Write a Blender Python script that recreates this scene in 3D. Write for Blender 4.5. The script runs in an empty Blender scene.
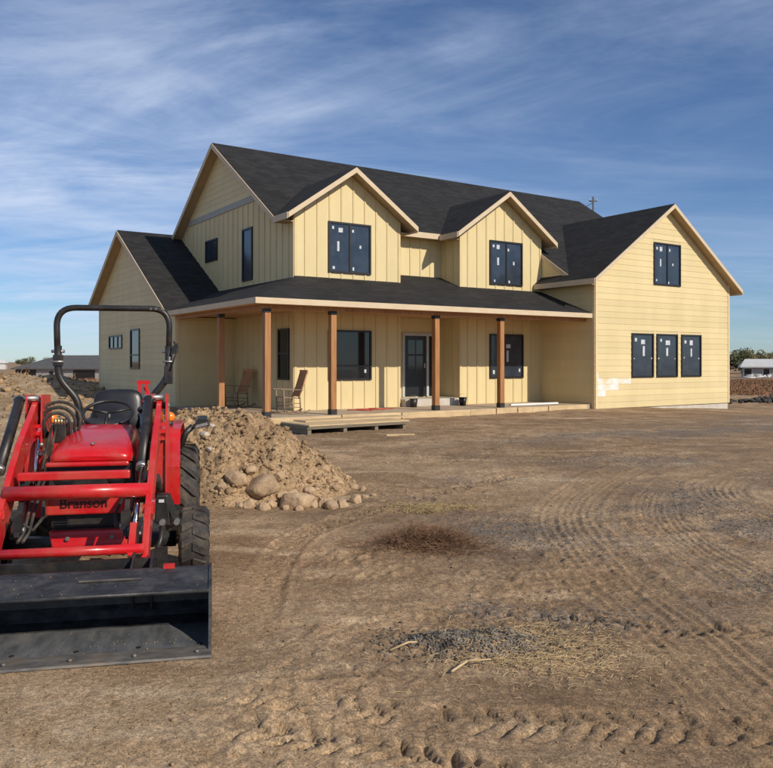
import bpy, bmesh, math, random
import numpy as np
from mathutils import Vector, Matrix

# ------------------------------------------------------------------ camera, sky, sun, exposure
scn = bpy.context.scene
col = scn.collection
PI = math.pi
R = math.radians
CAM_H = 1.6
cam_d = bpy.data.cameras.new('camera')
cam = bpy.data.objects.new('camera', cam_d)
col.objects.link(cam)
cam.location = (0, 0, CAM_H)
cam.rotation_euler = (R(90), 0, 0)
cam_d.sensor_fit = 'HORIZONTAL'
cam_d.sensor_width = 36.0
cam_d.lens = 36.0 * 800.0 / 773.0
cam_d.shift_y = -22.0 / 773.0
cam_d.clip_start = 0.05
cam_d.clip_end = 6000
scn.camera = cam

HOUSE_ANG = 33.8                       # house front runs along this direction
UX = Vector((math.cos(R(HOUSE_ANG)), math.sin(R(HOUSE_ANG)), 0))
VX = Vector((-math.sin(R(HOUSE_ANG)), math.cos(R(HOUSE_ANG)), 0))
HOUSE_O = Vector((6.802, 26.1, 0))
SUN_EL = 33.0
SUN_OFF = 14.5
sun_h = -VX * math.cos(R(SUN_OFF)) + UX * math.sin(R(SUN_OFF))
sun_dir = Vector((sun_h.x * math.cos(R(SUN_EL)), sun_h.y * math.cos(R(SUN_EL)), math.sin(R(SUN_EL))))

world = bpy.data.worlds.new('World')
scn.world = world
world.use_nodes = True
wn, wl = world.node_tree.nodes, world.node_tree.links
wn.clear()
wout = wn.new('ShaderNodeOutputWorld')
wbg = wn.new('ShaderNodeBackground')
wbg.inputs['Strength'].default_value = 0.077
sky = wn.new('ShaderNodeTexSky')
sky.sky_type = 'NISHITA'
sky.sun_disc = False
sky.sun_elevation = R(SUN_EL)
sky.sun_rotation = math.atan2(sun_h.x, sun_h.y)
sky.altitude = 800
sky.air_density = 1.0
sky.dust_density = 0.25
sky.ozone_density = 2.5
# thin cirrus on a flat layer far overhead: direction / height gives the layer's plan position
tc = wn.new('ShaderNodeTexCoord')
sep = wn.new('ShaderNodeSeparateXYZ')
wl.new(tc.outputs['Generated'], sep.inputs[0])
def wmath(op, a, b=None, clamp=False):
    n = wn.new('ShaderNodeMath'); n.operation = op; n.use_clamp = clamp
    for i, x in enumerate((a, b)):
        if x is None: continue
        if isinstance(x, (int, float)): n.inputs[i].default_value = x
        else: wl.new(x, n.inputs[i])
    return n.outputs[0]
zc = wmath('ADD', wmath('MAXIMUM', sep.outputs[2], 0.0), 0.10)
px = wmath('DIVIDE', sep.outputs[0], zc)
py = wmath('DIVIDE', sep.outputs[1], zc)
comb = wn.new('ShaderNodeCombineXYZ')
wl.new(px, comb.inputs[0]); wl.new(py, comb.inputs[1])
def wnoise(scale, detail, rough, dist, rot, stretch, off=(0, 0, 0)):
    m = wn.new('ShaderNodeMapping')
    m.inputs['Rotation'].default_value = (0, 0, rot)
    m.inputs['Scale'].default_value = stretch
    m.inputs['Location'].default_value = off
    wl.new(comb.outputs[0], m.inputs[0])
    n = wn.new('ShaderNodeTexNoise')
    n.inputs['Scale'].default_value = scale
    n.inputs['Detail'].default_value = detail
    n.inputs['Roughness'].default_value = rough
    n.inputs['Distortion'].default_value = dist
    wl.new(m.outputs[0], n.inputs['Vector'])
    return n.outputs['Fac']
def wramp(x, lo, hi):
    n = wn.new('ShaderNodeMapRange'); n.interpolation_type = 'SMOOTHSTEP'
    wl.new(x, n.inputs[0]); n.inputs[1].default_value = lo; n.inputs[2].default_value = hi
    return n.outputs[0]
streak = wramp(wnoise(0.9, 9, 0.62, 1.3, R(66), (0.50, 1.35, 1), (3.1, 1.7, 0)), 0.36, 0.86)
broad = wramp(wnoise(0.33, 4, 0.5, 0.3, R(10), (1, 1, 1), (7.3, 2.2, 0)), 0.34, 0.66)
veil = wramp(wnoise(0.5, 7, 0.6, 0.5, R(60), (0.5, 1.0, 1), (1.3, 9.2, 0)), 0.36, 0.8)
bank = wramp(wmath('ADD', px, wmath('MULTIPLY', py, 0.10)), 0.75, -0.75)
puff = wramp(wnoise(1.15, 10, 0.64, 0.8, R(15), (0.8, 1.25, 1), (5.2, 0.4, 0)), 0.34, 0.72)
streak = wmath('ADD', wmath('MULTIPLY', streak, wmath('ADD', wmath('MULTIPLY', bank, 0.45), 0.55)), wmath('MULTIPLY', wmath('MULTIPLY', puff, wmath('ADD', wmath('MULTIPLY', bank, 0.8), 0.2)), 0.62), True)
broad = wmath('ADD', wmath('MULTIPLY', broad, 0.65), 0.35)
cl = wmath('ADD', wmath('MULTIPLY', wmath('MULTIPLY', streak, broad), 1.0), wmath('MULTIPLY', veil, 0.16), True)
cl = wmath('MULTIPLY', cl, 0.86)
mixc = wn.new('ShaderNodeMix'); mixc.data_type = 'RGBA'
wl.new(cl, mixc.inputs[0])
hs = wn.new('ShaderNodeMix'); hs.data_type = 'RGBA'; hs.blend_type = 'MULTIPLY'; hs.inputs[0].default_value = 1.0
wl.new(sky.outputs[0], hs.inputs[6]); hs.inputs[7].default_value = (0.76, 0.97, 1.24, 1)
wl.new(hs.outputs[2], mixc.inputs[6])
mixc.inputs[7].default_value = (8.2, 9.5, 12.0, 1)
wl.new(mixc.outputs[2], wbg.inputs['Color'])
wl.new(wbg.outputs[0], wout.inputs[0])

sun_d = bpy.data.lights.new('sun', 'SUN')
sun_d.energy = 4.3
sun_d.angle = R(0.53)
sun_d.color = (1.0, 0.90, 0.76)
sun = bpy.data.objects.new('sun', sun_d)
col.objects.link(sun)
sun.rotation_euler = (-sun_dir).to_track_quat('-Z', 'Y').to_euler()
sun.location = (20, -20, 40)

scn.render.engine = 'CYCLES'
scn.view_settings.view_transform = 'Standard'
scn.view_settings.look = 'None'
scn.view_settings.exposure = 0.0
scn.view_settings.gamma = 1.0
scn.view_settings.use_curve_mapping = False

rng = random.Random(11)
nrg = np.random.default_rng(5)

# ------------------------------------------------------------------ materials
def mat(name, c1, c2=None, rough=0.7, scale=6.0, detail=6, metal=0.0, bump=0.0, bscale=40.0, spec=0.5,
        stretch=(1, 1, 1), coat=0.0, lo=0.35, hi=0.65, vary=0.0, rvar=0.0, dirt=None, dscale=3.0, damt=0.4, bdist=0.01):
    m = bpy.data.materials.new(name); m.use_nodes = True
    n, l = m.node_tree.nodes, m.node_tree.links
    b = n['Principled BSDF']
    b.inputs['Roughness'].default_value = rough
    b.inputs['Metallic'].default_value = metal
    b.inputs['Specular IOR Level'].default_value = spec
    b.inputs['Coat Weight'].default_value = coat
    b.inputs['Coat Roughness'].default_value = 0.08
    t = n.new('ShaderNodeTexCoord'); mp = n.new('ShaderNodeMapping')
    mp.inputs['Scale'].default_value = stretch
    l.new(t.outputs['Object'], mp.inputs[0])
    no = n.new('ShaderNodeTexNoise'); no.inputs['Scale'].default_value = scale
    no.inputs['Detail'].default_value = detail; no.inputs['Roughness'].default_value = 0.6
    l.new(mp.outputs[0], no.inputs['Vector'])
    mr = n.new('ShaderNodeMapRange'); mr.inputs[1].default_value = lo; mr.inputs[2].default_value = hi
    l.new(no.outputs['Fac'], mr.inputs[0])
    mx = n.new('ShaderNodeMix'); mx.data_type = 'RGBA'
    l.new(mr.outputs[0], mx.inputs[0])
    mx.inputs[6].default_value = (*c1, 1); mx.inputs[7].default_value = (*(c2 or c1), 1)
    out = mx.outputs[2]
    if dirt:
        dn = n.new('ShaderNodeTexNoise'); dn.inputs['Scale'].default_value = dscale; dn.inputs['Detail'].default_value = 8
        dn.inputs['Roughness'].default_value = 0.7
        l.new(t.outputs['Object'], dn.inputs['Vector'])
        dm = n.new('ShaderNodeMapRange'); dm.inputs[1].default_value = 0.45; dm.inputs[2].default_value = 0.8
        dm.inputs[4].default_value = damt
        l.new(dn.outputs['Fac'], dm.inputs[0])
        m2 = n.new('ShaderNodeMix'); m2.data_type = 'RGBA'
        l.new(dm.outputs[0], m2.inputs[0]); l.new(out, m2.inputs[6]); m2.inputs[7].default_value = (*dirt, 1)
        out = m2.outputs[2]
    if vary:
        oi = n.new('ShaderNodeObjectInfo'); vr = n.new('ShaderNodeMapRange'); vr.inputs[3].default_value = 1 - vary; vr.inputs[4].default_value = 1 + vary
        l.new(oi.outputs['Random'], vr.inputs[0])
        m3 = n.new('ShaderNodeMix'); m3.data_type = 'RGBA'; m3.blend_type = 'MULTIPLY'; m3.inputs[0].default_value = 1
        l.new(out, m3.inputs[6]); l.new(vr.outputs[0], m3.inputs[7]); out = m3.outputs[2]
    l.new(out, b.inputs['Base Color'])
    if rvar:
        rr = n.new('ShaderNodeMapRange'); rr.inputs[3].default_value = rough - rvar; rr.inputs[4].default_value = rough + rvar
        l.new(no.outputs['Fac'], rr.inputs[0]); l.new(rr.outputs[0], b.inputs['Roughness'])
    if bump:
        bn = n.new('ShaderNodeTexNoise'); bn.inputs['Scale'].default_value = bscale; bn.inputs['Detail'].default_value = 5
        l.new(mp.outputs[0], bn.inputs['Vector'])
        bu = n.new('ShaderNodeBump'); bu.inputs['Strength'].default_value = bump; bu.inputs['Distance'].default_value = bdist
        l.new(bn.outputs['Fac'], bu.inputs['Height']); l.new(bu.outputs[0], b.inputs['Normal'])
    return m

M = {}
M['siding'] = mat('siding_yellow', (0.64, 0.525, 0.275), (0.70, 0.575, 0.31), 0.62, 1.3, 5, bump=0.15, bscale=25, stretch=(1, 1, 0.25), vary=0.045, dirt=(0.42, 0.32, 0.19), dscale=0.9, damt=0.22)
M['siding2'] = mat('siding_yellow_batten', (0.60, 0.475, 0.245), (0.66, 0.525, 0.28), 0.62, 2.0, 5)
M['primer'] = mat('white_primer', (0.80, 0.80, 0.79), (0.74, 0.74, 0.73), 0.6, 3)
M['primer_smear'] = mat('brushed_primer', (0.66, 0.53, 0.28), (0.80, 0.79, 0.77), 0.6, 1.7, 10, lo=0.36, hi=0.58, stretch=(0.8, 1, 2.5))
M['trim'] = mat('primed_trim', (0.56, 0.44, 0.29), (0.62, 0.50, 0.345), 0.65, 2.5, 5, stretch=(1, 1, 3))
M['corner'] = mat('corner_trim', (0.66, 0.53, 0.30), (0.72, 0.58, 0.34), 0.65, 3, 4)
M['soffit'] = mat('soffit', (0.40, 0.29, 0.17), (0.46, 0.34, 0.20), 0.75, 3)
M['ceiling'] = mat('porch_ceiling_wood', (0.46, 0.25, 0.115), (0.56, 0.33, 0.17), 0.7, 2.0, 6, stretch=(0.3, 3, 1))
M['belt'] = mat('belt_trim', (0.34, 0.34, 0.30), (0.40, 0.39, 0.34), 0.7, 3)
M['frame'] = mat('window_frame_bronze', (0.012, 0.010, 0.009), (0.02, 0.016, 0.013), 0.4, 9)
M['film'] = mat('blue_window_film', (0.024, 0.034, 0.050), (0.040, 0.052, 0.072), 0.14, 2.5, 4, bump=0.10, bscale=4, spec=0.6, rvar=0.06)
M['glass'] = mat('dark_glass', (0.010, 0.013, 0.017), (0.016, 0.02, 0.024), 0.05, 2, spec=0.6)
M['paper'] = mat('white_sticker', (0.62, 0.63, 0.65), (0.42, 0.45, 0.48), 0.6, 14)
M['doorblack'] = mat('black_door', (0.010, 0.011, 0.013), (0.016, 0.017, 0.019), 0.35, 8)
M['doortrim'] = mat('grey_door_trim', (0.42, 0.42, 0.41), (0.50, 0.50, 0.49), 0.6, 5)
M['cedar'] = mat('cedar_post', (0.28, 0.118, 0.036), (0.43, 0.205, 0.072), 0.6, 5.0, 9, stretch=(3, 3, 0.25), bump=0.3, bscale=30)
M['bracket'] = mat('black_bracket', (0.015, 0.013, 0.012), (0.025, 0.022, 0.02), 0.55, 10)
M['concrete'] = mat('concrete', (0.46, 0.42, 0.36), (0.60, 0.56, 0.49), 0.9, 2.5, 8, bump=0.3, bscale=60, dirt=(0.30, 0.22, 0.14), dscale=1.5, damt=0.5)
M['slab'] = mat('porch_slab_concrete', (0.36, 0.28, 0.19), (0.50, 0.41, 0.30), 0.9, 2.0, 8, bump=0.3, bscale=40, dirt=(0.30, 0.21, 0.13), dscale=1.2, damt=0.8)
M['lumber'] = mat('pine_lumber', (0.52, 0.37, 0.19), (0.66, 0.50, 0.29), 0.75, 3.0, 7, stretch=(0.4, 4, 4), dirt=(0.30, 0.22, 0.14), damt=0.6)
M['lumberedge'] = mat('panel_edges', (0.16, 0.13, 0.09), (0.24, 0.20, 0.14), 0.85, 20, stretch=(0.3, 0.3, 6))
M['chairwood'] = mat('weathered_chair_wood', (0.20, 0.135, 0.085), (0.30, 0.21, 0.14), 0.75, 6, 6)
M['chairback'] = mat('chair_back_wood', (0.40, 0.19, 0.085), (0.48, 0.25, 0.12), 0.7, 7, 6)

# roof shingles: colour flecks and faint courses
def roof_mat():
    m = bpy.data.materials.new('charcoal_shingles'); m.use_nodes = True
    n, l = m.node_tree.nodes, m.node_tree.links
    b = n['Principled BSDF']; b.inputs['Roughness'].default_value = 0.93; b.inputs['Specular IOR Level'].default_value = 0.25
    t = n.new('ShaderNodeTexCoord')
    br = n.new('ShaderNodeTexBrick')
    br.inputs['Scale'].default_value = 1.0
    br.inputs['Brick Width'].default_value = 0.30; br.inputs['Row Height'].default_value = 0.145
    br.inputs['Mortar Size'].default_value = 0.006
    br.inputs['Color1'].default_value = (0.018, 0.0175, 0.0175, 1); br.inputs['Color2'].default_value = (0.031, 0.030, 0.0295, 1)
    br.inputs['Mortar'].default_value = (0.016, 0.015, 0.015, 1)
    l.new(t.outputs['UV'], br.inputs['Vector'])
    no = n.new('ShaderNodeTexNoise'); no.inputs['Scale'].default_value = 1.1; no.inputs['Detail'].default_value = 8
    l.new(t.outputs['Object'], no.inputs['Vector'])
    mr = n.new('ShaderNodeMapRange'); mr.inputs[3].default_value = 0.86; mr.inputs[4].default_value = 1.14
    mr.inputs[1].default_value = 0.3; mr.inputs[2].default_value = 0.7
    l.new(no.outputs['Fac'], mr.inputs[0])
    mx = n.new('ShaderNodeMix'); mx.data_type = 'RGBA'; mx.blend_type = 'MULTIPLY'; mx.inputs[0].default_value = 1
    l.new(br.outputs['Color'], mx.inputs[6]); l.new(mr.outputs[0], mx.inputs[7])
    l.new(mx.outputs[2], b.inputs['Base Color'])
    fn = n.new('ShaderNodeTexNoise'); fn.inputs['Scale'].default_value = 160; l.new(t.outputs['Object'], fn.inputs['Vector'])
    ad = n.new('ShaderNodeMath'); ad.operation = 'MULTIPLY_ADD'; ad.inputs[1].default_value = 0.5
    l.new(fn.outputs['Fac'], ad.inputs[0]); l.new(br.outputs['Fac'], ad.inputs[2])
    bu = n.new('ShaderNodeBump'); bu.inputs['Strength'].default_value = 0.5; bu.inputs['Distance'].default_value = 0.01; bu.invert = True
    l.new(ad.outputs[0], bu.inputs['Height']); l.new(bu.outputs[0], b.inputs['Normal'])
    return m
M['roof'] = roof_mat()

DUST = (0.30, 0.215, 0.13)
M['red'] = mat('tractor_red_paint', (0.50, 0.006, 0.010), (0.58, 0.010, 0.014), 0.32, 4, 4, coat=0.35, rvar=0.1, dirt=DUST, dscale=3.5, damt=0.42)
M['blackp'] = mat('black_paint', (0.008, 0.008, 0.009), (0.022, 0.021, 0.020), 0.42, 9, 7, dirt=DUST, dscale=8, damt=0.14)
M['plastic'] = mat('black_plastic', (0.013, 0.013, 0.014), (0.022, 0.022, 0.023), 0.42, 12, bump=0.1, bscale=90, dirt=DUST, dscale=6, damt=0.08)
M['vinyl'] = mat('seat_vinyl', (0.012, 0.012, 0.014), (0.02, 0.02, 0.022), 0.35, 6, bump=0.1, bscale=120)
M['rubber'] = mat('tyre_rubber', (0.018, 0.018, 0.018), (0.04, 0.037, 0.034), 0.75, 7, 7, dirt=DUST, dscale=9, damt=0.45)
M['steel'] = mat('worn_bucket_steel', (0.012, 0.0125, 0.014), (0.042, 0.043, 0.046), 0.5, 7, 10, metal=0.2, bump=0.2, bscale=14, dirt=(0.20, 0.185, 0.16), dscale=7, damt=0.42, rvar=0.12, stretch=(1, 3, 3))
M['edge'] = mat('scraped_steel_edge', (0.10, 0.095, 0.088), (0.22, 0.205, 0.18), 0.55, 9, 8, metal=0.5, dirt=DUST, dscale=6, damt=0.7, stretch=(1, 4, 4))
M['chrome'] = mat('chrome_rod', (0.55, 0.55, 0.58), (0.6, 0.6, 0.62), 0.12, 5, metal=1.0)
M['bolt'] = mat('zinc_bolt', (0.35, 0.34, 0.32), (0.5, 0.48, 0.44), 0.4, 20, metal=0.8)
M['orange'] = mat('amber_lens', (0.80, 0.20, 0.01), (0.85, 0.25, 0.015), 0.15, 10, coat=0.5)
M['lettering'] = mat('dark_lettering', (0.03, 0.004, 0.005), (0.04, 0.006, 0.006), 0.4, 20)
M['hosebrass'] = mat('hose_fitting', (0.55, 0.45, 0.25), (0.6, 0.5, 0.3), 0.35, 20, metal=0.8)
M['rim'] = mat('wheel_rim', (0.42, 0.36, 0.24), (0.5, 0.44, 0.30), 0.5, 8, dirt=DUST, damt=0.4)

# ------------------------------------------------------------------ mesh helpers
class MB:
    def __init__(self):
        self.v = []; self.f = []; self.uv = None; self.sm = []
    def add(self, vs, fs, smooth=False):
        o = len(self.v); self.v += [tuple(x) for x in vs]
        for f in fs:
            self.f.append([i + o for i in f]); self.sm.append(smooth)
        return self
    def box(self, x0, x1, y0, y1, z0, z1):
        vs = [(x, y, z) for z in (z0, z1) for y in (y0, y1) for x in (x0, x1)]
        return self.add(vs, [(0, 2, 3, 1), (4, 5, 7, 6), (0, 1, 5, 4), (2, 6, 7, 3), (0, 4, 6, 2), (1, 3, 7, 5)])
    def hexa(self, lo, hi):
        """two quads (4 points each)"""
        return self.add(list(lo) + list(hi), [(3, 2, 1, 0), (4, 5, 6, 7), (0, 1, 5, 4), (1, 2, 6, 5), (2, 3, 7, 6), (3, 0, 4, 7)])
    def prism(self, p0, p1):
        n = len(p0)
        fs = [list(range(n))[::-1], list(range(n, 2 * n))] + [(i, (i + 1) % n, n + (i + 1) % n, n + i) for i in range(n)]
        return self.add(list(p0) + list(p1), fs)
    def bar(self, p, q, w, h, up=(0, 0, 1)):
        p, q = Vector(p), Vector(q); d = (q - p).normalized(); u = Vector(up)
        s = d.cross(u)
        if s.length < 1e-4: s = d.cross(Vector((1, 0, 0)))
        s.normalize(); t = s.cross(d)
        a = [s * w / 2 + t * h / 2, -s * w / 2 + t * h / 2, -s * w / 2 - t * h / 2, s * w / 2 - t * h / 2]
        return self.hexa([p + x for x in a], [q + x for x in a])
    def tube(self, pts, r, n=10, caps=True, smooth=True):
        pts = [Vector(p) for p in pts]; m = len(pts)
        rs = r if isinstance(r, (list, tuple)) else [r] * m
        vs = []; fs = []
        t0 = (pts[1] - pts[0]).normalized()
        ref = Vector((0, 0, 1)) if abs(t0.z) < 0.9 else Vector((1, 0, 0))
        nrm = t0.cross(ref).normalized()
        for i in range(m):
            if i == 0: t = pts[1] - pts[0]
            elif i == m - 1: t = pts[-1] - pts[-2]
            else: t = (pts[i + 1] - pts[i]).normalized() + (pts[i] - pts[i - 1]).normalized()
            t.normalize()
            nrm = (nrm - t * nrm.dot(t)).normalized(); bn = t.cross(nrm)
            for k in range(n):
                a = 2 * PI * k / n
                vs.append(pts[i] + (nrm * math.cos(a) + bn * math.sin(a)) * rs[i])
        for i in range(m - 1):
            for k in range(n):
                fs.append((i * n + k, i * n + (k + 1) % n, (i + 1) * n + (k + 1) % n, (i + 1) * n + k))
        self.add(vs, fs, smooth)
        if caps:
            o = len(self.v) - m * n
            self.f.append([o + k for k in range(n)][::-1]); self.sm.append(False)
            self.f.append([o + (m - 1) * n + k for k in range(n)]); self.sm.append(False)
        return self
    def lathe_x(self, prof, cx, cy, cz, n=32, smooth=True):
        """prof: list of (x offset, radius); axis along x"""
        vs = []; fs = []; m = len(prof)
        for (dx, r) in prof:
            for k in range(n):
                a = 2 * PI * k / n
                vs.append((cx + dx, cy + r * math.cos(a), cz + r * math.sin(a)))
        for i in range(m - 1):
            for k in range(n):
                fs.append((i * n + k, i * n + (k + 1) % n, (i + 1) * n + (k + 1) % n, (i + 1) * n + k))
        return self.add(vs, fs, smooth)
    def ball(self, c, r, n=12, m=8, sc=(1, 1, 1)):
        vs = [(c[0], c[1], c[2] + r * sc[2])]; fs = []
        for i in range(1, m):
            th = PI * i / m
            for k in range(n):
                a = 2 * PI * k / n
                vs.append((c[0] + r * sc[0] * math.sin(th) * math.cos(a), c[1] + r * sc[1] * math.sin(th) * math.sin(a), c[2] + r * sc[2] * math.cos(th)))
        vs.append((c[0], c[1], c[2] - r * sc[2])); L = len(vs) - 1
        for k in range(n):
            fs.append((0, 1 + k, 1 + (k + 1) % n)); fs.append((L, L - n + (k + 1) % n, L - n + k))
        for i in range(m - 2):
            for k in range(n):
                fs.append((1 + i * n + k, 1 + (i + 1) * n + k, 1 + (i + 1) * n + (k + 1) % n, 1 + i * n + (k + 1) % n))
        return self.add(vs, fs, True)
    def build(self, name, m, parent=None, fix=True, bevel=0.0, uv=None, loc=None, segs=2):
        me = bpy.data.meshes.new(name)
        me.from_pydata(self.v, [], self.f)
        me.polygons.foreach_set('use_smooth', self.sm)
        if fix:
            b = bmesh.new(); b.from_mesh(me); bmesh.ops.recalc_face_normals(b, faces=b.faces[:]); b.to_mesh(me); b.free()
        me.materials.append(m if not isinstance(m, str) else M[m])
        o = bpy.data.objects.new(name, me); col.objects.link(o)
        if parent is not None: o.parent = parent
        if loc is not None: o.location = loc
        if bevel:
            bv = o.modifiers.new('bevel', 'BEVEL'); bv.width = bevel; bv.segments = segs; bv.limit_method = 'ANGLE'; bv.angle_limit = R(40)
        if uv: uv(me)
        return o

def empty(name, loc=(0, 0, 0), rz=0.0):
    o = bpy.data.objects.new(name, None); col.objects.link(o)
    o.location = loc; o.rotation_euler = (0, 0, rz); o.empty_display_size = 0.3
    return o
def tag(o, label=None, cat=None, group=None, kind=None):
    if label: o['label'] = label
    if cat: o['category'] = cat
    if group: o['group'] = group
    if kind: o['kind'] = kind
    return o
def smooth_all(o):
    o.data.polygons.foreach_set('use_smooth', [True] * len(o.data.polygons)); return o

# numpy value noise
_perm = nrg.random((256, 256)).astype(np.float32)
def vnoise(x, y, seed=0):
    x = x + seed * 17.31; y = y + seed * 9.77
    xi = np.floor(x).astype(np.int64); yi = np.floor(y).astype(np.int64)
    fx = x - xi; fy = y - yi
    fx = fx * fx * (3 - 2 * fx); fy = fy * fy * (3 - 2 * fy)
    a = _perm[xi & 255, yi & 255]; b = _perm[(xi + 1) & 255, yi & 255]
    c = _perm[xi & 255, (yi + 1) & 255]; d = _perm[(xi + 1) & 255, (yi + 1) & 255]
    return (a + (b - a) * fx) * (1 - fy) + (c + (d - c) * fx) * fy
def fbm(x, y, oct=5, gain=0.5, seed=0):
    s = np.zeros_like(x); amp = 1.0; tot = 0
    for i in range(oct):
        # rotate each octave to hide the lattice
        ca, sa = math.cos(0.7 * i + seed), math.sin(0.7 * i + seed)
        s += amp * (vnoise(ca * x - sa * y, sa * x + ca * y, seed + i * 3) - 0.5); tot += amp
        amp *= gain; x = x * 2.03; y = y * 2.03
    return s / tot * 2
def sstep(a, b, x):
    t = np.clip((x - a) / (b - a), 0, 1); return t * t * (3 - 2 * t)

# ------------------------------------------------------------------ ground
def catmull(pts, step):
    P = [np.array(p, float) for p in pts]
    P = [2 * P[0] - P[1]] + P + [2 * P[-1] - P[-2]]
    out = []
    for i in range(1, len(P) - 2):
        n = max(2, int(np.linalg.norm(P[i + 1] - P[i]) / step))
        for k in range(n):
            t = k / n
            out.append(0.5 * (2 * P[i] + (P[i + 1] - P[i - 1]) * t + (2 * P[i - 1] - 5 * P[i] + 4 * P[i + 1] - P[i + 2]) * t * t + (3 * P[i] - P[i - 1] - 3 * P[i + 1] + P[i + 2]) * t ** 3))
    return np.array(out)
TRACKS = [  # points, width, kind, depth
    ([(-0.9, 3.92), (-0.72, 3.85), (-0.35, 3.72), (0.05, 3.62), (0.6, 3.55), (1.25, 3.5), (1.9, 3.38), (3.0, 3.1)], 0.29, 'lug', 0.032),
    ([(-0.9, 3.52), (-0.5, 3.45), (-0.1, 3.32), (0.2, 3.2), (0.6, 3.02), (1.2, 2.7)], 0.24, 'lug', 0.030),
    ([(1.95, 2.9), (1.75, 3.57), (1.73, 4.6), (1.68, 6.3), (1.82, 8.1), (2.3, 9.6), (3.16, 11.3), (5.05, 13.8), (8.2, 16.4)], 0.66, 'rib', 0.016),
    ([(2.9, 2.9), (2.75, 4.6), (2.6, 6.3), (2.75, 8.0), (3.3, 9.6), (4.3, 11.4), (6.2, 13.6), (9.5, 16.0)], 0.52, 'rib', 0.014),
    ([(4.6, 7.0), (4.0, 8.3), (4.0, 9.6), (4.6, 10.8), (6.0, 12.0), (8.0, 12.8)], 0.7, 'rib', 0.022),
    ([(0.1, 5.2), (0.9, 5.05), (1.6, 4.85), (2.4, 4.7), (3.4, 4.5)], 0.24, 'lug', 0.024),
    ([(-0.9, 7.0), (0.2, 6.0), (0.9, 5.6), (1.5, 6.6), (2.6, 8.0), (4.5, 9.2)], 0.3, 'lug', 0.007),
    ([(-0.8, 4.6), (-0.85, 5.4), (-0.9, 6.4), (-0.7, 7.6), (0.3, 9.5), (2.0, 11.5)], 0.3, 'lug', 0.022),
    ([(-0.5, 12.5), (2.0, 13.0), (5.0, 15.0), (9.0, 18.2), (14.0, 21.0)], 0.5, 'rib', 0.018),
]
TRC = []
for i, (pts, w, kind, dep) in enumerate(TRACKS):
    c = catmull(pts, 0.04)
    tan = np.gradient(c, axis=0); tan /= np.linalg.norm(tan, axis=1)[:, None]
    arc = np.concatenate([[0], np.cumsum(np.linalg.norm(np.diff(c, axis=0), axis=1))])
    TRC.append((c, tan, arc, c.min(0) - w, c.max(0) + w))
def terrain(x, y):
    """large-scale height"""
    h = np.zeros_like(x)
    # ground falls gently away to the right of the house and behind
    s = (x * 0.831 + y * 0.556) - (6.802 * 0.831 + 26.1 * 0.556)      # house a
    h += -0.20 * sstep(2.0, 9.0, s) * sstep(15, 24, y)
    h += 0.06 * sstep(14, 22, y) * (1 - sstep(0.0, 4.0, s))
    h += -2.2 * sstep(48, 150, y) * (1 - sstep(-10, 25, x)) - 1.0 * sstep(45, 120, y) * sstep(-10, 25, x)
    h += 1.9 * sstep(320, 900, y) + 1.2 * sstep(900, 2500, np.hypot(x, y))
    # bulldozed heaps behind the tractor, left of the house
    nz_ = 1 + 0.45 * fbm(x * 0.9, y * 0.9, 4, 0.55, 8)
    for (cx, cy, rx, ry, hh) in ((-14.5, 33, 5.0, 3.0, 0.85), (-9.4, 24.5, 3.2, 2.4, 0.40), (-19, 41, 6, 4, 0.7), (-8.0, 17.5, 2.6, 2.0, 0.42), (-25, 38, 6, 4, 0.9), (-6.2, 14.0, 2.0, 1.6, 0.35)):
        d = ((x - cx) / rx) ** 2 + ((y - cy) / ry) ** 2
        h += hh * np.exp(-d * 1.6) * nz_
    return h
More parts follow.
